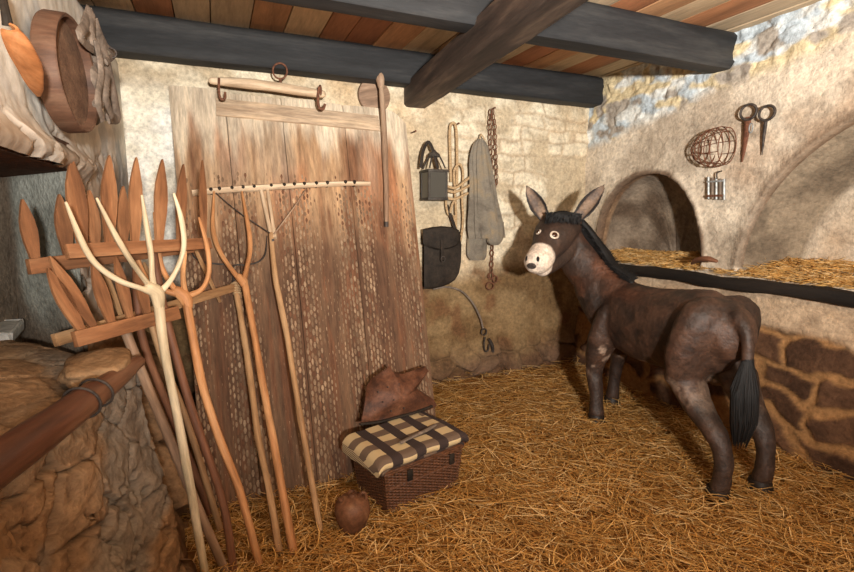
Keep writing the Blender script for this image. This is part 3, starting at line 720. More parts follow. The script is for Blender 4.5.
# ---------------------------------------------------------------- things hung over the board top
t = thing('swingletree', 'pale wooden swingletree bar with hooks and ring over the board top', 'swingletree', BACK.at(267, 92, .2))
pq = lambda x, y, o=.20: BACK.at(x, y, o)
MB().tube([pq(212, 81), pq(240, 83), pq(268, 86), pq(300, 91), pq(322, 94)], [.022, .031, .034, .031, .026], sides=12, wob=.1, rnd=True).build('bar', M['pale_wood2'], t)
rg_ = MB().ring(pq(280, 71), EB, nrm(Z+.1*EB), .046, .050, .006, 28).build('ring', M['rust'], t)
MB().tube([pq(280, 79), pq(281, 84), pq(281, 88)], .009, sides=8).build('ring_eye', M['rust'], rg_)
MB().tube([pq(219, 78, .24), pq(219, 92, .245), pq(221, 99, .25), pq(225, 98, .25), pq(225, 92, .25)], .008, sides=8).build('hook', M['rust'], t)
b = MB(); b.tube([pq(319, 87, .24), pq(318, 98, .245), pq(319, 107, .25), pq(323, 109, .25), pq(325, 104, .25)], .010, sides=8); b.ring(pq(320, 91, .20), Z, -ER, .034, .034, .007, 20); b.build('hook', M['rust'], t)
# round wooden disc behind the board top
cen = BACK.at(374, 96, .03)
o = MB().lathe(cen, -ER, [(.02, -.02), (.120, -.02), (.128, 0), (.122, .018), (.06, .024), (.01, .024)], 40).build('wooden_disc', M['grey_wood']); tag(o, 'round weathered wooden disc behind the top of the board', 'disc')
# hanging stick with knob
t = thing('walking_stick', 'pale wooden stick with knobbed head hanging before the board', 'stick', BD.at(386, 226, .05))
st = [BACK.at(381, 84, .16), BD.at(384, 130, .06), BD.at(386, 180, .05), BD.at(386.5, 226, .045)]
sh_ = MB().tube(st, [.019, .022, .020, .013], sides=10, wob=.1).build('shaft', M['grey_wood'], t)
MB().tube([BACK.at(380, 73, .16), BACK.at(380, 78, .16), BACK.at(381, 86, .16)], [.022, .032, .024], sides=12, rnd=True, wob=.1).build('knob', M['grey_wood'], t)
MB().tube([st[3]+Z*.03, st[3]-Z*.005], .015, sides=10, sm_=False).build('ferrule', M['iron'], sh_)

# ---------------------------------------------------------------- things on the back wall
def bk(x, y, o=.06): return BACK.at(x, y, o)
def nail(px, py, plane=BACK, name='nail', label='', o=.09):
    p = plane.at(px, py, 0); n = plane.n; t = MB().tube([p-n*.03, p+n*o, p+n*(o+.008)], [.005, .005, .009], sides=8, sm_=False).build('nail', M['rust'])
    tag(t, label, 'nail')
nail(411, 133, label='rusty iron nail beside the top right corner of the board')
nail(454.5, 125, label='rusty iron nail holding the pale rope', o=.07)
# lantern
t = thing('lantern', 'old dark tin lantern with dusty glass hanging beside the board edge', 'lantern', bk(433, 199, .12))
c0 = bk(434, 199, .14); w2 = .074; hh = .225
def lq(a, b_, h): return c0+EB*a-ER*b_+Z*h
for a in (-1, 1):
    for b2 in (-1, 1):
        MB().box(lq(a*w2-.008, b2*w2-.008, 0), EB*.016, Z*hh, -ER*.016, bev=.2).build('corner_post', M['tin'], t)
for h in (0, hh-.01):
    MB().box(lq(-w2-.012, -w2-.012, h-.012), EB*(2*w2+.024), -ER*(2*w2+.024), Z*.022, bev=.2).build('base' if h == 0 else 'top_plate', M['tin'], t)
for a, b2, d in ((-w2, w2, EB), (w2, -w2, -ER), (-w2, -w2, -ER), (-w2, -w2, EB)):
    MB().box(lq(a, b2, .01), d*2*w2, Z*(hh-.03), np.cross(d, Z)*.003, bev=0).build('pane', M['glass'], t)
apex = lq(0, 0, hh+.15)
b = MB()
for a, b2 in ((-1, -1), (1, -1), (1, 1), (-1, 1)): b.tube([lq(a*w2*.9, b2*w2*.9, hh+.01), lq(a*w2*.62, b2*w2*.62, hh+.07), lq(a*.02, b2*.02, hh+.13)], .007, sides=6)
b.lathe(lq(0, 0, hh+.10), Z, [(.05, 0), (.045, .02), (.015, .045), (.01, .055)], 20); b.build('chimney_cap', M['tin'], t)
MB().tube([bk(421, 168, .16), bk(423, 152, .15), bk(428, 142, .13), bk(433, 150, .15), bk(438, 168, .16)], [(.013, .004)]*5, sides=8, up=-ER).build('carrying_strap', M['leather_dark'], t)
MB().lathe(c0+Z*.02, Z, [(.022, 0), (.022, .05), (.004, .055), (.004, .075)], 14).build('candle', M['stone'], t)
# rope
t = thing('rope', 'pale thick rope looped and knotted on a nail right of the lantern', 'rope', bk(456, 247, .05))
def cord(L, r=.012, o=.06): return MB().tube([bk(q[0], q[1], q[2] if len(q) > 2 else o) for q in L], r, sides=8)
b = cord([(451, 182, .05), (450, 150, .05), (450, 128, .05), (453, 123, .07), (456, 128, .06), (457, 150, .06), (457, 185, .06)]); b.build('hanging_loop', M['rope'], t)
cord([(456, 240), (456, 215), (455, 190), (454, 172), (459, 164), (463, 172), (462, 195), (463, 220), (461, 238), (458, 247), (455, 240), (454, 215)], .010, .075).build('coil', M['rope'], t)
cord([(446, 186, .09), (455, 188, .11), (464, 182, .11), (472, 176, .09), (473, 182, .09), (465, 188, .115), (455, 192, .115), (447, 191, .09), (446, 197, .09), (455, 199, .11), (468, 193, .10)], .011).build('knot', M['rope'], t)
cord([(447, 190, .07), (446, 205, .06), (449, 215, .06), (452, 205, .07), (456, 198, .08)], .010).build('loose_end', M['rope'], t)
# sack
t = thing('sack', 'long grey sackcloth bag hanging gathered between rope and chain', 'sack', bk(486, 257, .03))
def cloth_tube(Ls, o, folds=7, amp=.22, seed=0, flat=.35):
    """Ls: rows (xl, xr, y) in the picture's frame on the back wall"""
    rows = spline(np.array(Ls, float), 6); ns = 44; th_ = np.arange(ns)*2*math.pi/ns; vs = []; ts = []
    for k, (xl, xr, y) in enumerate(rows):
        a, b = bk(xl, y, o), bk(xr, y, o); c = (a+b)/2; r = np.linalg.norm(b-a)/2
        w = 1+amp*np.sin(th_*folds+.6*math.sin(k*.22+seed))*.5+amp*.5*np.sin(th_*(folds*2+1)+k*.1)
        vs.append(c+np.outer(np.cos(th_)*r*w, EB)-np.outer(np.sin(th_)*(r*flat+.012)*w, ER)); ts.append(np.stack([np.cos(th_)*r, np.full(ns, -c[2]), np.sin(th_)*r], 1))
    f = [[k*ns+j, k*ns+(j+1) % ns, (k+1)*ns+(j+1) % ns, (k+1)*ns+j] for k in range(len(rows)-1) for j in range(ns)]
    f += [list(range(ns))[::-1], [(len(rows)-1)*ns+j for j in range(ns)]]
    return MB().add(np.vstack(vs), f, np.vstack(ts))
cloth_tube([(478, 483, 139), (473, 487, 146), (470, 490, 160), (470, 493, 180), (469, 497, 205), (468, 501, 225), (469, 503, 238)], .10, 7, .16).build('bag', M['sack'], t)
cloth_tube([(468, 486, 228), (467, 486, 245), (467, 486, 255), (470, 484, 260)], .06, 5, .08, 2).build('lower_corner', M['sack'], t)
cloth_tube([(486, 503, 222), (487, 503, 236), (488, 501, 242), (491, 498, 245)], .13, 4, .08, 3).build('flap', M['sack'], t)
MB().tube([bk(485, 140, .10), bk(481, 134, .08), bk(480, 138, .1), bk(478, 142, .1)], .006, sides=6).build('hanging_cord', M['rope'], t)
# chain
t = thing('chain', 'rusty iron chain hanging from the wall beside the grey sack', 'chain', bk(491, 290, .03))
y = 112.; k = 0
def link_(cx, cy, o, hx, hy, tw, r=.0042):
    c = bk(cx, cy, o); ax = nrm(EB*math.cos(tw)-ER*math.sin(tw)); MB().ring(c, Z, ax, hy, hx, r, 14, 6).build('link', M['rust'], t)
while y < 186:
    for sx in (-2.2, 2.6):
        w_ = 1.0 if y > 120 else .5
        link_(491.5+sx*w_+(y-112)*.035, y, .045+.02*(k % 2), .014, .024, (.35 if k % 2 else 1.2)+sx*.1)
    y += 5.0; k += 1
y = 186
while y < 276:
    link_(494.2-(y-186)*.035, y, .035+.012*(k % 2), .015, .026, .4 if k % 2 else 1.3, .005); y += 5.6; k += 1
for cx, cy, hx, hy in ((491, 276, .028, .028), (490, 286, .033, .033), (495, 279, .02, .03)): link_(cx, cy, .05, hx, hy, .25, .0055)
nail(491.5, 109, label='rusty iron nail holding the chain', o=.05)
# satchel
t = thing('satchel', 'dark brown leather satchel with rounded flap below the lantern', 'bag', bk(443, 288, .05))
def prism(L, o0, o1, bev=True):
    P0 = np.array([bk(x, y, o0) for x, y in L]); P1 = np.array([bk(x, y, o1) for x, y in L]); c1 = P1.mean(0); m_ = len(L)
    P2 = c1+(P1-c1)*.88-ER*.015
    v = np.vstack([P0, P1, P2]); f = [[i, (i+1) % m_, m_+(i+1) % m_, m_+i] for i in range(m_)]+[[m_+i, m_+(i+1) % m_, 2*m_+(i+1) % m_, 2*m_+i] for i in range(m_)]
    f += [list(range(m_))[::-1], [2*m_+i for i in range(m_)]]
    return MB().add(v, f)
prism([(424, 231), (459, 231), (461.5, 245), (461, 262), (459, 273), (455, 280), (449, 284), (441, 287), (432, 289), (424, 289)], .03, .13).build('body', M['leather_dark'], t)
fl_ = prism([(423, 229), (432, 227), (441, 226), (452, 227), (459, 230), (461, 236), (460, 242), (456, 246), (448, 249), (438, 250), (430, 248), (423, 244)], .14, .165).build('flap', M['leather_dark'], t)
MB().box(bk(440.5, 240, .19), EB*.03, -Z*.16, ER*-.006, bev=.2).build('buckle_strap', M['leather_dark'], fl_)
MB().ring(bk(443, 259, .20), Z, EB, .022, .018, .004, 14, 6).build('buckle', M['iron'], fl_)
MB().tube([bk(456, 231, .12), bk(453, 222, .09), bk(450, 214, .07), bk(447, 205, .05)], [(.014, .004)]*4, sides=8, up=-ER).build('shoulder_strap', M['leather_dark'], t)
# goad: curved iron rod with hooks
t = thing('iron_hook', 'curved dark iron rod ending in a ring and hooks below the satchel', 'hook', bk(485, 353, .03))
MB().tube([bk(433, 289, .05), bk(447, 287, .06), bk(461, 291, .07), bk(472, 302, .07), bk(480, 317, .07), bk(483, 328, .06)], [.008, .008, .009, .009, .009, .008], sides=8).build('rod', M['strap'], t)
MB().ring(bk(484, 332, .06), Z, EB, .028, .026, .006, 18, 8).build('ring', M['iron'], t)
MB().tube([bk(485, 337, .06), bk(484, 344, .06), bk(485, 351, .06), bk(488, 350, .06), bk(489, 344, .06)], .007, sides=8).build('hook', M['iron'], t)
MB().tube([bk(489, 339, .05), bk(492, 345, .05), bk(493, 352, .05)], [.013, .016, .012], sides=8).build('hook', M['iron'], t)

# ---------------------------------------------------------------- things on the right wall
def rt(x, y, o=.05): return RIGHT.at(x, y, o)
t = thing('wire_muzzle', 'rusty wire basket muzzle hanging on the right wall between the arches', 'wire basket', rt(712, 168, .02))
# hoops across an axis running left along the wall
c_open = rt(727, 146, .10); c_tip = rt(693, 150, .06); ax = nrm(c_tip-c_open); La = np.linalg.norm(c_tip-c_open)
a1 = nrm(Z-ax*(Z@ax)); a2 = np.cross(ax, a1)
for k, (tt, rr) in enumerate(((-.12, .055), (0, .118), (.2, .13), (.38, .128), (.55, .12), (.72, .10), (.88, .07), (1.0, .03))):
    if k == 0: continue
    MB().ring(c_open+ax*La*tt, a1, a2, rr, rr*.62, .0035, 30, 6).build('wire_hoop', M['rust'], t)
for k in range(10):
    a = k*2*math.pi/10
    L = [c_open+ax*La*tt+(a1*math.cos(a)+a2*math.sin(a)*.62)*rr for tt, rr in ((0, .118), (.2, .13), (.38, .128), (.55, .12), (.72, .10), (.88, .07), (1.0, .03))]
    MB().tube(L, .003, sides=6).build('wire_rib', M['rust'], t)
# ring pins
t = thing('ring_pin', 'thick rusty ring pin with a flat shank, left of the two on the right wall', 'iron pin', rt(743, 160, .03))
MB().ring(rt(748.5, 112, .05), Z, nrm(ER-.2*EB), .047, .047, .008, 26).build('ring', M['iron'], t)
MB().tube([rt(748, 117, .04), rt(747, 130, .04), rt(744, 150, .035), rt(742, 162, .03)], [(.024, .010), (.02, .009), (.013, .007), (.004, .004)], sides=8, up=-EB).build('shank', M['rust'], t)
MB().ring(rt(751, 128, .045), Z, ER, .03, .012, .004, 14, 6).build('staple', M['zinc'], t)
t = thing('ring_pin', 'thin dark pointed ring pin, right of the two on the right wall', 'iron pin', rt(762, 155, .03))
MB().ring(rt(767, 113, .05), Z, nrm(ER-.1*EB), .044, .046, .008, 26).build('ring', M['iron'], t)
MB().tube([rt(766, 119, .04), rt(764, 136, .04), rt(762, 155, .03)], [.011, .009, .002], sides=8).build('shank', M['iron'], t)
# curry comb
t = thing('curry_comb', 'small grey metal comb of upright ribs hung below the wire muzzle', 'comb', rt(716, 200, .02))
for k in range(5):
    x = 708.5+k*3.9; MB().tube([rt(x, 177+.5*k, .045), rt(x, 199+.2*k, .045)], .0085, sides=8, sm_=False).build('rib', M['zinc'] if k % 2 == 0 else M['strap'], t)
MB().box(rt(707, 195, .05), -ER*.12, -Z*.015, -EB*.008, bev=.2).build('lower_bar', M['rust'], t)
MB().box(rt(707, 181, .05), -ER*.12, -Z*.012, -EB*.008, bev=.2).build('upper_bar', M['zinc'], t)
MB().tube([rt(717, 179, .05), rt(717, 173, .05), rt(722, 171, .05)], .005, sides=6).build('hanging_hook', M['iron'], t)
# wooden handle lying on the pillar foot
pb = [rw(1.275, 1.155, .10), rw(1.33, 1.185, .12), rw(1.41, 1.20, .13), rw(1.47, 1.19, .12)]
o = MB().tube(pb, [(.012, .010), (.03, .018), (.036, .02), (.015, .012)], sides=10, up=Z, rnd=True).build('wooden_scraper', M['red_wood']); tag(o, 'small reddish wooden blade lying on the manger edge between the arches', 'wooden blade')

# ---------------------------------------------------------------- things on the left wall
t = thing('sieve', 'large round wooden sieve hung edge-on on the left wall', 'sieve', lw(1.2, 1.84, .06))
ax = nrm(EB-.10*ER+.02*Z); cen = LEFT.at(79, 75, .12); R_ = .107*cen[1]; cen = cen-ax*.062
MB().lathe(cen, ax, [(R_-.012, 0), (R_, 0), (R_+.004, .008), (R_, .058), (R_-.004, .063), (R_-.012, .061), (R_-.013, .05), (R_-.018, .015)], 56).build('rim', M['sieve_wood'], t)
MB().lathe(cen+ax*.03, ax, [(.002, 0), (R_-.008, 0), (R_-.008, .006), (.002, .006)], 56).build('sieve_mesh', M['netting'], t)
b = MB()
for k in range(0):
    a = k*1.256; b.box(cen+ax*.037+V(0, 0, 0), ax*.004, nrm(ER*math.cos(a)+Z*math.sin(a))*(R_-.02), nrm(-ER*math.sin(a)+Z*math.cos(a))*.012, bev=0)
# scoop
t = thing('wooden_scoop', 'orange hollow wooden scoop hanging at the left edge beside the sieve', 'scoop', LEFT.at(34, 96, .06))
def lf(x, y, o=.06): return LEFT.at(x, y, o)
def scoop():
    rows = [((5, 26), .034, .03), ((9, 36), .046, .045), ((16, 52), .048, .05), ((24, 68), .042, .045), ((31, 84), .026, .03), ((37, 95), .008, .01)]
    C0 = spline(np.array([np.hstack([lf(*q, .07), w, d]) for q, w, d in rows]), 6); ns = 14; vi, vo, tt = [], [], []
    for k, r in enumerate(C0):
        p = r[:3]; T = nrm(C0[min(k+1, len(C0)-1), :3]-C0[max(k-1, 0), :3]); out = nrm(EB-ER*.75); sd = nrm(np.cross(T, out)); out = np.cross(sd, T)
        a = np.linspace(-math.pi/2, math.pi/2, ns)
        vo.append(p+np.outer(np.sin(a)*r[3]/2*1.0, sd)-np.outer(np.cos(a)*r[4], -out*1)); vi.append(p+np.outer(np.sin(a)*(r[3]/2-.006), sd)-np.outer(np.cos(a)*max(r[4]-.008, .002), -out))
    n_ = len(C0); v = np.vstack(vo+vi); off = n_*ns
    f = []
    for k in range(n_-1):
        for j in range(ns-1):
            f.append([k*ns+j, k*ns+j+1, (k+1)*ns+j+1, (k+1)*ns+j]); f.append([off+(k+1)*ns+j, off+(k+1)*ns+j+1, off+k*ns+j+1, off+k*ns+j])
        f.append([k*ns, (k+1)*ns, off+(k+1)*ns, off+k*ns]); f.append([k*ns+ns-1, off+k*ns+ns-1, off+(k+1)*ns+ns-1, (k+1)*ns+ns-1])
    f += [[j, off+j, off+j+1, j+1] for j in range(ns-1)]
    return MB().add(v, f)
scoop().build('bowl', M['scoop_wood'], t)
MB().tube([lf(8, 26, .06), lf(6, 15, .06), lf(3, 0, .05), lf(1, -14, .04)], [.012, .010, .009, .008], sides=8).build('handle', M['leather_dark'], t)
# bundle of straps
t = thing('harness_straps', 'bundle of grey cracked leather straps hanging between sieve and beam', 'harness', LEFT.at(98, 124, .08))
def lstrap(L, w=.022, m='strap'):
    P = [LEFT.at(x+2, y, o*.45+.02) for x, y, o in L]; return MB().tube(P, [(w, .006)]*len(P), sides=8, up=nrm(EB-ER*.8), wob=.15)
SS = [[(94, 40, .3), (99, 70, .3), (96, 100, .3), (101, 120, .3)], [(105, 70, .3), (103, 95, .3), (110, 116, .3)], [(88, 10, .20), (82, 30, .22), (86, 60, .22), (90, 90, .2), (97, 122, .18)], [(88, 10, .20), (96, 28, .22), (104, 45, .24), (112, 54, .26), (104, 62, .26)],
      [(89, 12, .22), (90, 40, .25), (97, 70, .26), (103, 100, .24), (106, 118, .22)], [(92, 20, .22), (100, 45, .24), (108, 75, .25), (113, 100, .25), (115, 118, .24), (106, 119, .25)],
      [(86, 30, .2), (92, 60, .22), (100, 85, .22), (108, 95, .22), (112, 112, .2)], [(84, 25, .26), (78, 34, .26), (84, 44, .26), (95, 52, .27)],
      [(100, 60, .25), (93, 75, .27), (99, 95, .27), (94, 108, .25)]]
for k, L in enumerate(SS): lstrap(L, .013+.004*(k % 3)).build('strap', M['strap'], t)
MB().ring(LEFT.at(111, 53, .14), Z, EB, .02, .02, .004, 14, 6).build('buckle', M['iron'], t)
MB().tube([LEFT.at(90, 10, .11), LEFT.at(89, 8, .05), LEFT.at(88, 8, -.03)], .006, sides=6, sm_=False).build('hanging_nail', M['rust'], t)

# ---------------------------------------------------------------- log along the ledge
t = thing('wooden_log', 'reddish rounded timber with two wire bands along the edge of the rubble ledge', 'log', V(-1.05, 1.2, .92))
LP = [onz(137, 362, .985), onz(118, 377, .98), onz(90, 397, .975), onz(60, 420, .97), onz(30, 441, .965), onz(0, 463, .96), onz(-60, 508, .955)]
MB().tube(LP, [(.026, .024), (.033, .032), (.04, .042), (.042, .047), (.042, .05), (.042, .052), (.042, .052)], sides=18, wob=.10, rnd=True, up=Z).build('timber', M['log'], t)
def off_px(i): return (LP[2]*(1-i)+LP[3]*i)
for q, rr in ((onz(96, 393, .975), .046), (onz(82, 403, .973), .048)):
    d = nrm(LP[3]-LP[2]); e1 = nrm(np.cross(d, Z)); e2 = np.cross(e1, d); MB().ring(q, e1, nrm(e2+.25*d), rr, rr+.003, .0038, 26).build('wire_band', M['iron'], t)
# pale stone on the sill of the recess
b = MB(); b.box(onz(-40, 348, .985), V(.16, .05, 0), V(-.14, .24, 0), Z*.055, bev=.25, jit=.012); o = b.build('stone_slab', M['stone'], smooth=False); tag(o, 'pale stone slab on the ledge at the left edge under the recess', 'stone')
# flat pale rocks loose on the ledge
bm = bmesh.new(); bmesh.ops.create_icosphere(bm, subdivisions=4, radius=1.)
bm.verts.index_update(); sv = np.array([v.co[:] for v in bm.verts]); sf = [[v.index for v in f.verts] for f in bm.faces]; bm.free()
def rock(name, cen, sx, sy, sz, ang, colr, label, seed):
    q = np.sign(sv)*np.abs(sv)**.75; q = q*(1+.28*(fbm(sv[:, 0]*1.6+9, sv[:, 1]*1.6+9, sv[:, 2]*1.6+9, 4, seed)-.5)*2)[:, None]
    ca, sa = math.cos(ang), math.sin(ang); q = q*V(sx, sy, sz); q = np.stack([q[:, 0]*ca-q[:, 1]*sa, q[:, 0]*sa+q[:, 1]*ca, q[:, 2]], 1)
    o = make_obj(name, q+cen, sf, M['plaster'], tc=q, col=np.broadcast_to(colr, q.shape)); return tag(o, label, 'rock')
rock('rock', onz(98, 364, 1.0)-Z*.01, .17, .10, .045, 2.1, srgb(146, 116, 86), 'flat pale rock on the ledge under the tilted winnowing fork', 3)

# ---------------------------------------------------------------- clay jug in the straw
cj = onz(353, 532, .0); t = thing('clay_jug', 'small round clay jug standing in the straw left of the basket', 'jug', cj)
def jz(r, h): return (r, h)
MB().lathe(cj, Z, [(.03, .0), (.045, .0), (.060, .03), (.078, .08), (.084, .115), (.080, .15), (.062, .172), (.035, .184), (.020, .188), (.018, .200), (.022, .206), (.014, .206), (.012, .19)], 40).build('body', M['clay'], t)
MB().tube([cj+V(.03, 0, .178), cj+V(.045, -.005, .203), cj+V(.062, 0, .198), cj+V(.066, 0, .168)], .008, sides=8, rnd=True).build('handle', M['clay'], t)
MB().tube([cj+V(-.04, -.02, .165), cj+V(-.058, -.035, .195)], [.012, .008], sides=10, sm_=False).build('spout', M['clay'], t)

# ---------------------------------------------------------------- wicker hamper
g0 = onz(388, 513, .02); g1 = onz(457, 483, .02)
wx = nrm((g1-g0)*V(1, 1, 0)); wy = V(-wx[1], wx[0], 0); WL = np.linalg.norm(g1-g0); WB = .30; WH = .215
t = thing('wicker_hamper', 'brown rectangular wicker hamper standing in the straw under the checked blanket', 'basket', g0+wx*WL/2+wy*WB/2)
def hp_(a, b, h, fl=.05):  # a 0..1 along, b 0..1 across, h 0..1 up, walls flare
    k = 1+fl*2*h; return g0+wx*WL*(.5+(a-.5)*k)+wy*WB*(.5+(b-.5)*k)+Z*(WH*h)
def perim(n):   # rounded rectangle parameter
    out = []
    for i in range(n):
        q = i/n*2*(WL+WB)
        if q < WL: out.append((q/WL, 0))
        elif q < WL+WB: out.append((1, (q-WL)/WB))
        elif q < 2*WL+WB: out.append((1-(q-WL-WB)/WL, 1))
        else: out.append((0, 1-(q-2*WL-WB)/WB))
    return np.array(out)
NS = 150; PP = perim(NS)
wk = MB(); rows_ = 26
cenp = np.array([.5, .5])
for k in range(rows_):
    h = (k+.5)/rows_
    L = []
    for i, (a, b_) in enumerate(PP):
        p = hp_(a, b_, h); nn = nrm((a-.5)*wx*(abs(a-.5) > .4999)+(b_-.5)*wy*(abs(b_-.5) > .4999)+1e-9*wx)
        L.append(p+nn*.0042*(1 if ((i//2)+k) % 2 else -1))
    L.append(L[0]); wk.tube(L, .0047, sides=6, sm_=False, closed=True, up=Z)
wk.build('woven_wall', M['wicker'], t)
b = MB()
for i in range(0, NS, 4):
    a, b_ = PP[i]; b.tube([hp_(a, b_, 0), hp_(a, b_, 1)], .004, sides=6, sm_=False)
b.build('upright_stake', M['wicker'], t)['kind'] = 'stuff'
def braid(h, r, name):
    for ph in (0, math.pi):
        L = [hp_(a, b_, h)+Z*r*.6*math.sin(i*.9+ph)+(nrm((a-.5)*wx+(b_-.5)*wy))*r*.6*math.cos(i*.9+ph) for i, (a, b_) in enumerate(PP)]; L.append(L[0])
        MB().tube(L, r, sides=7, sm_=False, closed=True, up=Z).build(name, M['wicker'], t)
braid(.02, .008, 'base_braid'); braid(.62, .007, 'middle_braid'); 
lidp = []
b = MB(); b.box(hp_(-.01, -.01, 1.0)+Z*.0, wx*WL*1.12, wy*WB*1.12, Z*.012, bev=.3); lid_ = b.build('lid', M['wicker'], t)
for k in range(3):
    L = [hp_(a, b_, 1.0)+Z*(.004+.012*k)+nrm((a-.5)*wx+(b_-.5)*wy)*(.008+.003*math.sin(i*.8+k*2)) for i, (a, b_) in enumerate(PP)]; L.append(L[0])
    MB().tube(L, .0085, sides=7, sm_=False, closed=True, up=Z).build('lid_rim', M['wicker'], t)
for a in (.28, .85):
    MB().box(hp_(a, 0, .66)-wy*.016-wx*.016, wx*.032, Z*.06, wy*.008, bev=.2).build('latch', M['leather_dark'], lid_)

# ---------------------------------------------------------------- checked blanket folded on the hamper
def check_mat():
    m, nt, b = new_mat('checked_wool'); L = nt.links
    a = nt.nodes.new('ShaderNodeAttribute'); a.attribute_name = 'tc'; sx = nt.nodes.new('ShaderNodeSeparateXYZ'); L.new(a.outputs['Vector'], sx.inputs[0])
    def stripe(sock, per, ph, cut=.5):
        n1 = nt.nodes.new('ShaderNodeMath'); n1.operation = 'MULTIPLY_ADD'; n1.inputs[1].default_value = 1/per; n1.inputs[2].default_value = ph; L.new(sock, n1.inputs[0])
        n2 = nt.nodes.new('ShaderNodeMath'); n2.operation = 'FRACT'; L.new(n1.outputs[0], n2.inputs[0])
        n3 = nt.nodes.new('ShaderNodeMath'); n3.operation = 'GREATER_THAN'; n3.inputs[1].default_value = cut; L.new(n2.outputs[0], n3.inputs[0]); return n3.outputs[0]
    A_, B_ = stripe(sx.outputs[0], .145, .62, .58), stripe(sx.outputs[1], .125, .0)
    ad = nt.nodes.new('ShaderNodeMath'); ad.operation = 'ADD'; dbl = nt.nodes.new('ShaderNodeMath'); dbl.operation = 'MULTIPLY'; dbl.inputs[1].default_value = 2.0; L.new(A_, dbl.inputs[0]); L.new(dbl.outputs[0], ad.inputs[0]); m2 = nt.nodes.new('ShaderNodeMath'); m2.operation = 'MULTIPLY'; m2.inputs[1].default_value = 1.0; ad.inputs[0].default_value = 0
    L.new(B_, m2.inputs[0]); L.new(m2.outputs[0], ad.inputs[1])
    md = nt.nodes.new('ShaderNodeMath'); md.operation = 'MULTIPLY'; md.inputs[1].default_value = .5; L.new(ad.outputs[0], md.inputs[0])
    cr = nt.nodes.new('ShaderNodeValToRGB'); cr.color_ramp.interpolation = 'CONSTANT'; e = cr.color_ramp.elements; e.new(.5)
    e[0].position = 0; e[0].color = (*srgb(196, 172, 130), 1); e[1].position = .25; e[1].color = (*srgb(104, 84, 68), 1); e[2].position = .75; e[2].color = (*srgb(54, 40, 36), 1)
    L.new(md.outputs[0], cr.inputs[0]); L.new(cr.outputs[0], b.inputs['Base Color']); b.inputs['Roughness'].default_value = .95
    n2 = noise_node(nt, a.outputs['Vector'], 260, 3, .7); bp = nt.nodes.new('ShaderNodeBump'); bp.inputs['Strength'].default_value = .5; bp.inputs['Distance'].default_value = .004
    L.new(n2, bp.inputs['Height']); L.new(bp.outputs[0], b.inputs['Normal']); return m
M['check'] = check_mat()
t = thing('blanket', 'folded brown and cream checked blanket lying on the wicker hamper', 'blanket', hp_(.5, .5, 1)+Z*.04)
def fold_layer(z0, th, a0, a1, b0, b1, seed, sag=.02):
    """one layer of the folded blanket with rounded front fold; a along, b across (metres from hamper front-left)"""
    na, nb = 40, 30; vs = []; ts = []
    prof = []   # cross-section: top from back to front, round the front, bottom to back
    for q in np.linspace(b1, b0+th*.5, 16): prof.append((q, th))
    for q in np.linspace(90, -90, 9)[1:-1]: prof.append((b0+th*.5-th*.5*math.cos(math.radians(q)), th*.5+th*.5*math.sin(math.radians(q))))
    for q in np.linspace(b0+th*.5, b1, 10): prof.append((q, 0))
    for i in range(na):
        a = a0+(a1-a0)*i/(na-1); e = 1-.0*i
        edge = .96 if i in (0, na-1) else 1
        acc = 0; pv = None
        for (q, h) in prof:
            if pv is not None: acc += math.hypot(q-pv[0], h-pv[1])
            pv = (q, h)
            w = .012*(fbm(a*6, q*6, 0, 3, seed)-.5)*2
            dr = -sag*(max(0, a0+.05-a)/.05)**2-.018*max(0, (a-(a1-.04))/.04)**2
            vs.append(hp_(0, 0, 1, 0)*V(1, 1, 0)+wx*(a+w*.5)+wy*(q+w)+Z*(z0+h*edge+w*.6+dr)); ts.append([a, acc, 0])
    np_ = len(prof)
    f = [[i*np_+j, (i+1)*np_+j, (i+1)*np_+j+1, i*np_+j+1] for i in range(na-1) for j in range(np_-1)]
    f += [list(range(np_)), [(na-1)*np_+j for j in range(np_)][::-1]]
    return MB().add(vs, f, ts)
bz = .02+WH+.030
fold_layer(bz, .018, -.05, WL+.02, -.035, .30, 1).build('lower_fold', M['check'], t)
fold_layer(bz+.018, .055, -.085, WL+.03, -.06, .31, 2, .03).build('upper_fold', M['check'], t)
fold_layer(bz+.050, .020, WL-.22, WL+.02, .20, .38, 4, 0).build('rear_corner', M['check'], t)
# twisted brown strap lying on the blanket
bp0 = g0*V(1, 1, 0)+Z*(bz+.083)
o = MB().tube([bp0+wx*.10+wy*.03+Z*.004, bp0+wx*.20+wy*.06, bp0+wx*.30+wy*.07+Z*.003, bp0+wx*.38+wy*.10], [(.012, .006)]*4, sides=8, up=Z, wob=.2).build('leather_thong', M['strap']); tag(o, 'short flattened leather thong lying across the front of the blanket', 'strap')

# ---------------------------------------------------------------- leather pad standing on the blanket
zt = bz+.070; pa, pb2 = onz(362, 427, zt), onz(433, 409, zt); LPn = Plane.three(pa, pb2, (pa+pb2)/2+wy*.10+Z*.26)
out = [(359, 425), (362, 412), (365, 398), (367, 386), (373, 378), (381, 372), (389, 366), (391, 371), (402, 374), (414, 370), (425, 366), (428, 371), (423, 380), (417, 388), (424, 393), (432, 400), (435, 406), (428, 410), (415, 414), (398, 418), (380, 422)]
O2 = np.array(out, float); c2 = np.array([395, 399.]); rings_ = 12; vs = []; 
dn = np.array([LPn.at(*q) for q in O2]); 
def pad_pt(q, f):
    r = c2+(q-c2)*f; p = LPn.at(*r)
    bul = .085*(1-f**2)*1.0+.018*(fbm(r[0]*.09, r[1]*.09, 0, 3, 5)-.5)
    curl = .03*sm(.8, 1.0, f)*(math.sin(q[0]*.25))
    return p+LPn.n*(bul*sm(430, 395, r[1])+.01+curl*.5)
Lo = []
for q0, q1 in zip(O2, np.roll(O2, -1, 0)):
    for k in range(3): Lo.append(q0+(q1-q0)*k/3)
Lo = np.array(Lo); m_ = len(Lo)
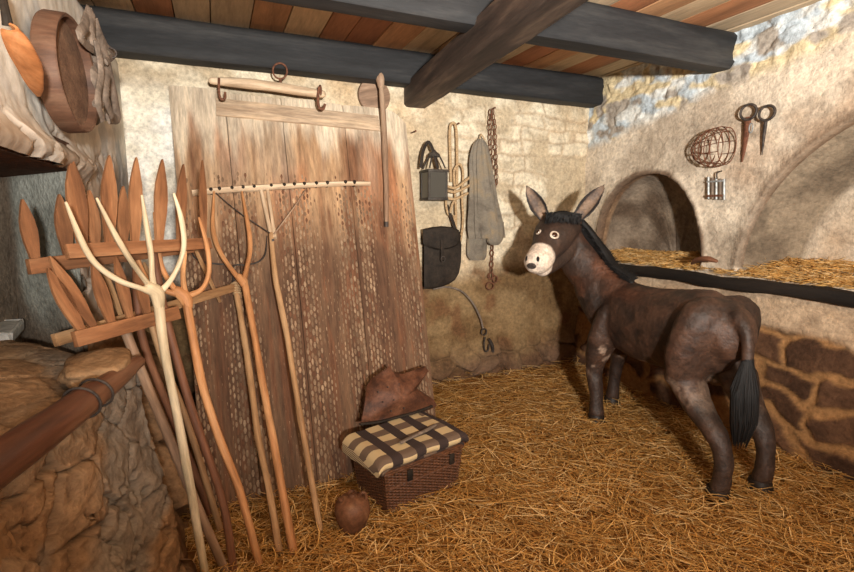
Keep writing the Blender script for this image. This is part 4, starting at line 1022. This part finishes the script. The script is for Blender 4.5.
for k in range(rings_+1):
    f = k/rings_; vs += [pad_pt(q, max(f, .001)) for q in Lo]
n1 = len(vs); vs = np.array(vs); vb = vs-LPn.n*.010
f = [[k*m_+j, (k+1)*m_+j, (k+1)*m_+(j+1) % m_, k*m_+(j+1) % m_] for k in range(rings_) for j in range(m_)]
f2 = [[n1+i for i in q[::-1]] for q in f]; f3 = [[rings_*m_+j, n1+rings_*m_+j, n1+rings_*m_+(j+1) % m_, rings_*m_+(j+1) % m_] for j in range(m_)]
t = thing('leather_pad', 'worn brown leather harness pad with ragged peaks standing on the blanket', 'leather pad', vs[:, :].min(0)*V(0, 0, 1)+vs.mean(0)*V(1, 1, 0))
MB().add(np.vstack([vs, vb]), f+f2+f3).build('hide', M['leather'], t)
for q in ((378, 392), (388, 387), (399, 384), (383, 402), (394, 400), (405, 395), (375, 410), (391, 411), (404, 408)):
    p = pad_pt(np.array(q, float)*1.0+(np.array(q)-c2)*0, 1.0); f_ = .5
    p = LPn.at(*q, .01+.085*(1-(np.linalg.norm(np.array(q)-c2)/34)**2)*sm(430, 395, q[1]))
    MB().tube([p-LPn.n*.008, p+LPn.n*.004], .004, sides=8, sm_=False).build('stud', M['iron'], t)
MB().tube([LPn.at(x, y, .03) for x, y in ((360, 424), (378, 422), (398, 417), (416, 412), (432, 406))], [(.010, .008)]*5, sides=8).build('lower_roll', M['leather_dark'], t)

# ---------------------------------------------------------------- donkey
DO = V(1.52, 3.02, 0); DA = nrm(V(-.29, .957, 0)); DB = V(-DA[1], DA[0], 0)
def dk(x, y, z): return DO+DA*x+DB*y+Z*z
body = MB()
def blob(L, sides=20, up=None, n=4):
    P = [dk(*q[:3]) for q in L]; R = [(q[3], q[4] if len(q) > 4 else q[3]) for q in L]
    body.tube(P, R, sides=sides, n=n, rnd=True, up=up)
def wblob(L, sides=20, up=None):
    body.tube([q[0] for q in L], [(q[1], q[2]) for q in L], sides=sides, n=4, rnd=True, up=up)
blob([(-.42, .03, .875, .15, .18), (-.36, .03, .86, .185, .23), (-.20, .02, .82, .205, .25), (0, 0, .79, .215, .25), (.25, 0, .785, .205, .25), (.44, 0, .81, .18, .235), (.56, .02, .85, .15, .20)], 28, Z)
blob([(.42, .0, .88, .15, .17), (.60, .06, .99, .125, .17), (.72, .14, 1.12, .11, .155), (.80, .20, 1.26, .10, .135), (.84, .235, 1.38, .095, .115)], 22, Z)       # neck
blob([(.50, .02, .76, .165, .16), (.57, .06, .86, .155, .16), (.64, .10, .98, .135, .15)], 16, Z)                                      # chest
wblob([(at(569, 226, 3.74), .105, .10), (at(557, 231, 3.62), .15, .125), (at(551, 240, 3.53), .135, .125), (at(545, 250, 3.45), .098, .10), (at(540, 258, 3.39), .098, .094), (at(537, 261.5, 3.35), .092, .088)], 24, Z)
wblob([(at(571, 243, 3.70), .085, .075), (at(558, 258, 3.58), .075, .07), (at(543, 269, 3.42), .065, .055)], 16, Z)     # jaw
for sy in (1, -1):
    xo = 0 if sy > 0 else .02
    # haunch and hind leg
    blob([(-.38, .02+.09*sy, .92, .12, .17), (-.33, .01+.115*sy, .75, .11, .18), (-.30, .132*sy, .62, .095, .14)], 18, DB)
    blob([(-.30-xo*5, .135*sy, .60, .085, .12), (-.38-xo*4, .142*sy, .48, .072, .09), (-.54-xo, .146*sy, .345, .057, .064), (-.59, .147*sy, .25, .047, .052), (-.595, .147*sy, .13, .048, .05), (-.585, .147*sy, .075, .052, .056)], 16, DB)
# front legs
blob([(.40, .10, .80, .09, .13), (.44, .14, .64, .085, .12), (.475, .16, .50, .07, .09)], 16, DB)
blob([(.475, .16, .52, .065, .085), (.49, .165, .38, .055, .062), (.478, .165, .30, .055, .058), (.455, .165, .19, .048, .05), (.44, .168, .08, .052, .056)], 16, DB)
blob([(.42, -.10, .80, .09, .13), (.52, -.14, .64, .08, .11), (.60, -.155, .50, .065, .08)], 16, DB)
blob([(.60, -.155, .52, .06, .075), (.66, -.165, .38, .052, .058), (.69, -.17, .22, .046, .048), (.70, -.17, .08, .05, .054)], 16, DB)
# tail dock
blob([(-.53, .07, .98, .04), (-.595, .08, .92, .034), (-.625, .085, .82, .028), (-.63, .09, .70, .024)], 12, DB)
# ears: crescent section tubes
ears = []
def ear(base, tip, wid, Yb, Yt):
    a, b = at(*base, Yb), at(*tip, Yt); d = nrm(b-a); L = np.linalg.norm(b-a); face = nrm(CAM-a); e = nrm(np.cross(d, face)); g = np.cross(e, d)
    if g @ face < 0: g = -g
    n_ = 14; ns = 20; vs = []
    for k in range(n_+1):
        t_ = k/n_; w = wid*(np.interp(t_, [0, .12, .35, .55, .8, .95, 1], [.55, .75, 1.0, .98, .62, .22, .06])); c = a+d*L*t_
        ang = np.linspace(-1.15, 1.15, ns//2); rr = w/2/math.sin(1.15); thk = .020*(1-.35*t_)
        outer = c+np.outer(np.sin(ang)*rr, e)+np.outer((1-np.cos(ang))*rr*.9-.0, g)*1-g*.02*(1-t_)
        inner = c+np.outer(np.sin(ang)*max(rr-thk*.3, .003), e)+np.outer((1-np.cos(ang))*rr*.9+thk*np.cos(ang*.8), g)-g*.02*(1-t_)
        vs.append(np.vstack([outer, inner[::-1]]))
    m_ = ns; f = [[k*m_+j, k*m_+(j+1) % m_, (k+1)*m_+(j+1) % m_, (k+1)*m_+j] for k in range(n_) for j in range(m_)]+[list(range(m_))[::-1], [n_*m_+j for j in range(m_)]]
    body.add(np.vstack(vs), f); ears.append((a, d, L, e, g, wid))
ear((546, 220), (525, 184), .125, 3.64, 3.60); ear((574, 222), (606, 183), .13, 3.68, 3.72)
tmp = body.build('tmp', M['fur'], origin=(0, 0, 0))
rm = tmp.modifiers.new('r', 'REMESH'); rm.mode = 'VOXEL'; rm.voxel_size = .0095; rm.use_smooth_shade = True
smo = tmp.modifiers.new('s', 'SMOOTH'); smo.factor = .5; smo.iterations = 10
dg = bpy.context.evaluated_depsgraph_get(); me = bpy.data.meshes.new_from_object(tmp.evaluated_get(dg)); 
n_ = len(me.vertices); co = np.zeros(n_*3); me.vertices.foreach_get('co', co); co = co.reshape(-1, 3)
no = np.zeros(n_*3); me.vertices.foreach_get('normal', no); no = no.reshape(-1, 3)
fcs = [list(p.vertices) for p in me.polygons]
bpy.data.objects.remove(tmp)
rel = co-DO; lx, ly, lz = rel@DA, rel@DB, rel[:, 2]
big = fbm(lx*4+9, ly*4+9, lz*4+9, 4, 101); fin = fbm(lx*14+9, ly*14+9, lz*14+9, 3, 102)
inhead = sm(.12, .25, ly)*(lx > .5)*(lz > 1.05)
fn3 = fbm(lx*38+9, ly*38+9, lz*38+9, 3, 105); co = co+no*((.016*(big-.5)+.012*(fin-.5))*(1-inhead*.7)+.005*(fn3-.5))[:, None]
mz = at(537.5, 262, 3.33)
dm = np.linalg.norm((co-mz), axis=1)
coat = mixc(srgb(42, 30, 24), srgb(74, 52, 40), sm(.35, .65, .5*big+.5*fin))
coat = mixc(coat, srgb(104, 64, 44), sm(.5, .7, fbm(lx*3+9, ly*3+9, lz*3+9, 3, 104))*sm(.7, .9, lz)*.7)
scuff = sm(.52, .64, fbm(lx*16+9, ly*16+9, lz*16+9, 4, 103))
coat = mixc(coat, srgb(158, 134, 116), scuff*np.clip(sm(.66, .56, lz)*sm(.42, .5, lz)+sm(.35, .42, lx)*sm(.75, .5, lz)*sm(.3, .4, lz)*.7, 0, 1)*.8*(.35+.65*sm(-.1, .2, lx)))
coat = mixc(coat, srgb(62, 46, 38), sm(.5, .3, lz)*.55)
coat = mixc(coat, srgb(66, 52, 44), inhead*.45)
coat = mixc(coat, srgb(214, 196, 178), sm(.142, .125, dm+.03*(fin-.5)))
hc = dk(.58, .61, 1.13); coat = mixc(coat, srgb(74, 68, 66), sm(.030, .022, np.linalg.norm(co-hc, axis=1))*0)
for a, d, L, e, g, w in ears:
    q = co-a; tt = q@d/L; x_ = np.abs(q@e); prof = np.interp(tt, [0, .12, .35, .55, .8, .95, 1], [.55, .75, 1.0, .98, .62, .22, .06])*w/2
    isear = (tt > .08) & (tt < 1.1) & (x_ < prof*1.5+.01) & (np.abs(q@g) < .09)
    inner = sm(.66, .52, x_/(prof+1e-6))*sm(1.0, .85, tt)*(no@g > .25)
    cc = mixc(srgb(34, 28, 26), mixc(srgb(132, 108, 88), srgb(92, 76, 66), sm(.4, .7, fin)), inner)
    coat = np.where(isear[:, None], cc, coat)
dt = thing('donkey', 'brown life-size donkey figure with pale muzzle, standing in the straw and facing the camera', 'donkey', dk(0, 0, 0))
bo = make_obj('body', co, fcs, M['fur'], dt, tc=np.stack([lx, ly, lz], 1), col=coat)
bvh = BVHTree.FromPolygons([Vector(c) for c in co], fcs)
def hit(px, py):
    r = Vector(ray(px, py)).normalized(); h = bvh.ray_cast(Vector(CAM), r); return (np.array(h[0]), np.array(h[1])) if h[0] is not None else (at(px, py, 3.5), -np.array(r))
# eyes, nostrils, mouth
def disc_part(name, p, nn, r, dep, m, sq=1., par=None):
    a = nrm(Z-nn*(Z@nn)); b2 = np.cross(nn, a); q = sv*V(r*sq, r, dep)
    v = p+np.outer(q[:, 0], b2)+np.outer(q[:, 1], a)+np.outer(q[:, 2], nn)
    return make_obj(name, v, sf, m, par or dt, tc=q)
for (x, y, s_) in ((554.5, 235, 1.), (538.5, 232, .75)):
    p, nn = hit(x, y); er2 = disc_part('eye_ring', p, nn, .030*s_, .008, M['eye_ring'], 1.15); er2['label'] = 'pale beige ring round the eye'; e = disc_part('eye', p+nn*.004, nn, .019*s_, .011, M['eye'], 1.1, er2); e['label'] = 'dark brown glassy eye'
for (x, y) in ((538, 259), (526.5, 258.5)):
    p, nn = hit(x, y); disc_part('nostril', p, nn, .019, .004, M['mane'], .55)
p, nn = hit(531.5, 266); disc_part('lip_patch', p, nn, .022, .005, M['iron'], 1.5)
# hooves
for (x, y) in ((-.585, .147), (-.585, -.147), (.435, .168), (.70, -.17)):
    c = dk(x, y, -.005); MB().lathe(c+Z*.0, Z+DA*.12, [(.02, 0), (.064, 0), (.062, .03), (.054, .075), (.02, .078)], 20).build('hoof', M['hoof'], dt)
# mane: hair locks following the neck crest
def locks(name, path, wid, n, ln, droop, m=M['mane'], r=.004, fwd=0.):
    P = spline(path, 10); b = MB()
    for k in range(n):
        i = rng.random()*(len(P)-1); j = int(i); p = P[j]+(P[min(j+1, len(P)-1)]-P[j])*(i-j)
        T = nrm(P[min(j+1, len(P)-1)]-P[j] if j+1 < len(P) else P[j]-P[j-1]); sd = nrm(np.cross(T, Z)); q = (rng.random()-.5)*2*wid
        o = sd*(q+(rng.random()-.5)*.4*wid)+T*fwd*rng.random()
        l = ln*(.7+.6*rng.random()); p0 = p+sd*q*.4-Z*.012
        b.tube([p0, p0+Z*l*.5+o*.5, p0+Z*l*(1-droop)+o*1.6+sd*q*droop], [r, r*.9, r*.25], sides=5, sm_=False)
    return b
crest = [dk(.36, 0, 1.045), dk(.44, .01, 1.085), dk(.54, .03, 1.15), dk(.62, .06, 1.25), dk(.70, .11, 1.36), dk(.78, .17, 1.46), at(570, 217, 3.73), at(562, 219, 3.68)]
mb = locks('mane', crest, .040, 1300, .045, .3); mb.tube([p-Z*.01 for p in crest], [(.02, .02), (.032, .035)]+[(.04, .045)]*5+[(.03, .028)], sides=10, rnd=True, wob=.25); mb.build('mane', M['mane'], dt)
fb = MB(); hx = nrm(at(570, 214, 3.6)-at(545, 214, 3.6))
for k in range(320):
    q = rng.random(); base = at(547+q*32, 216+3*abs(q-.5)-2*rng.random(), 3.56+.10*rng.random()); p0, nn = hit(547+q*31, 220+6*rng.random())
    e = p0+nn*.012+Z*.008; fb.tube([e+Z*.02+hx*(rng.random()-.5)*.01, e+Z*.03+hx*(rng.random()-.5)*.02+nn*.01, e-Z*.01*rng.random()+hx*(rng.random()-.5)*.03+nn*.008], [.006, .005, .0015], sides=5, sm_=False)
fb.tube([hit(547, 222)[0], hit(555, 220)[0]+Z*.02, hit(565, 220)[0]+Z*.022, hit(576, 222)[0]], [.022, .036, .038, .024], sides=10, rnd=True, wob=.3)
fb.build('forelock', M['mane'], dt)
# tail tuft
tb = MB(); t0 = dk(-.63, .09, .74)
tb.tube([t0+Z*.04, dk(-.64, .09, .60), dk(-.645, .09, .46), dk(-.64, .09, .36)], [(.026, .026), (.036, .04), (.042, .045), (.016, .02)], sides=12, rnd=True, wob=.2)
for k in range(420):
    a = rng.random()*2*math.pi; r0 = .022; r1 = .042+.018*rng.random(); l = .30+.13*rng.random(); dr = DA*math.cos(a)+DB*math.sin(a)
    tb.tube([t0+dr*r0+Z*.03, t0+dr*r1-Z*l*.35, t0+dr*r1*1.0-Z*l*.7-DA*.01, t0+dr*r1*.55-Z*l], [.004, .005, .004, .001], sides=5, sm_=False)
tb.build('tail_tuft', M['mane'], dt)

# ---------------------------------------------------------------- camera, light, world
cam = bpy.data.cameras.new('camera'); co_ = bpy.data.objects.new('camera', cam); link(co_)
co_.location = tuple(CAM); co_.rotation_euler = (math.pi/2-PITCH, 0, 0); cam.sensor_width = 36; cam.lens = F/W*36; cam.clip_start = .02
SC.camera = co_
def area(name, loc, target, size, power, colr, spread=math.pi):
    l = bpy.data.lights.new(name, 'AREA'); l.shape = 'DISK'; l.size = size; l.energy = power; l.color = colr; l.spread = spread
    o = bpy.data.objects.new(name, l); link(o); o.location = loc; d = Vector(target)-Vector(loc); o.rotation_euler = d.to_track_quat('-Z', 'Y').to_euler(); return o
area('flash_light', (.70, -1.25, 1.64), (.7, 4.2, 4.3), .20, 228, (1, .96, .90), math.radians(112))
area('stable_lamp', (.9, .3, 2.25), (.8, 3.0, 0), .5, 24, (1, .78, .52))
w = bpy.data.worlds.new('world'); SC.world = w; w.use_nodes = True
bg = w.node_tree.nodes['Background']; bg.inputs[0].default_value = (1, .85, .68, 1); bg.inputs[1].default_value = .16
SC.view_settings.view_transform = 'Standard'; SC.view_settings.look = 'None'; SC.view_settings.gamma = 1; SC.view_settings.exposure = 0
SC.view_settings.use_curve_mapping = False
SC.cycles.max_bounces = 6
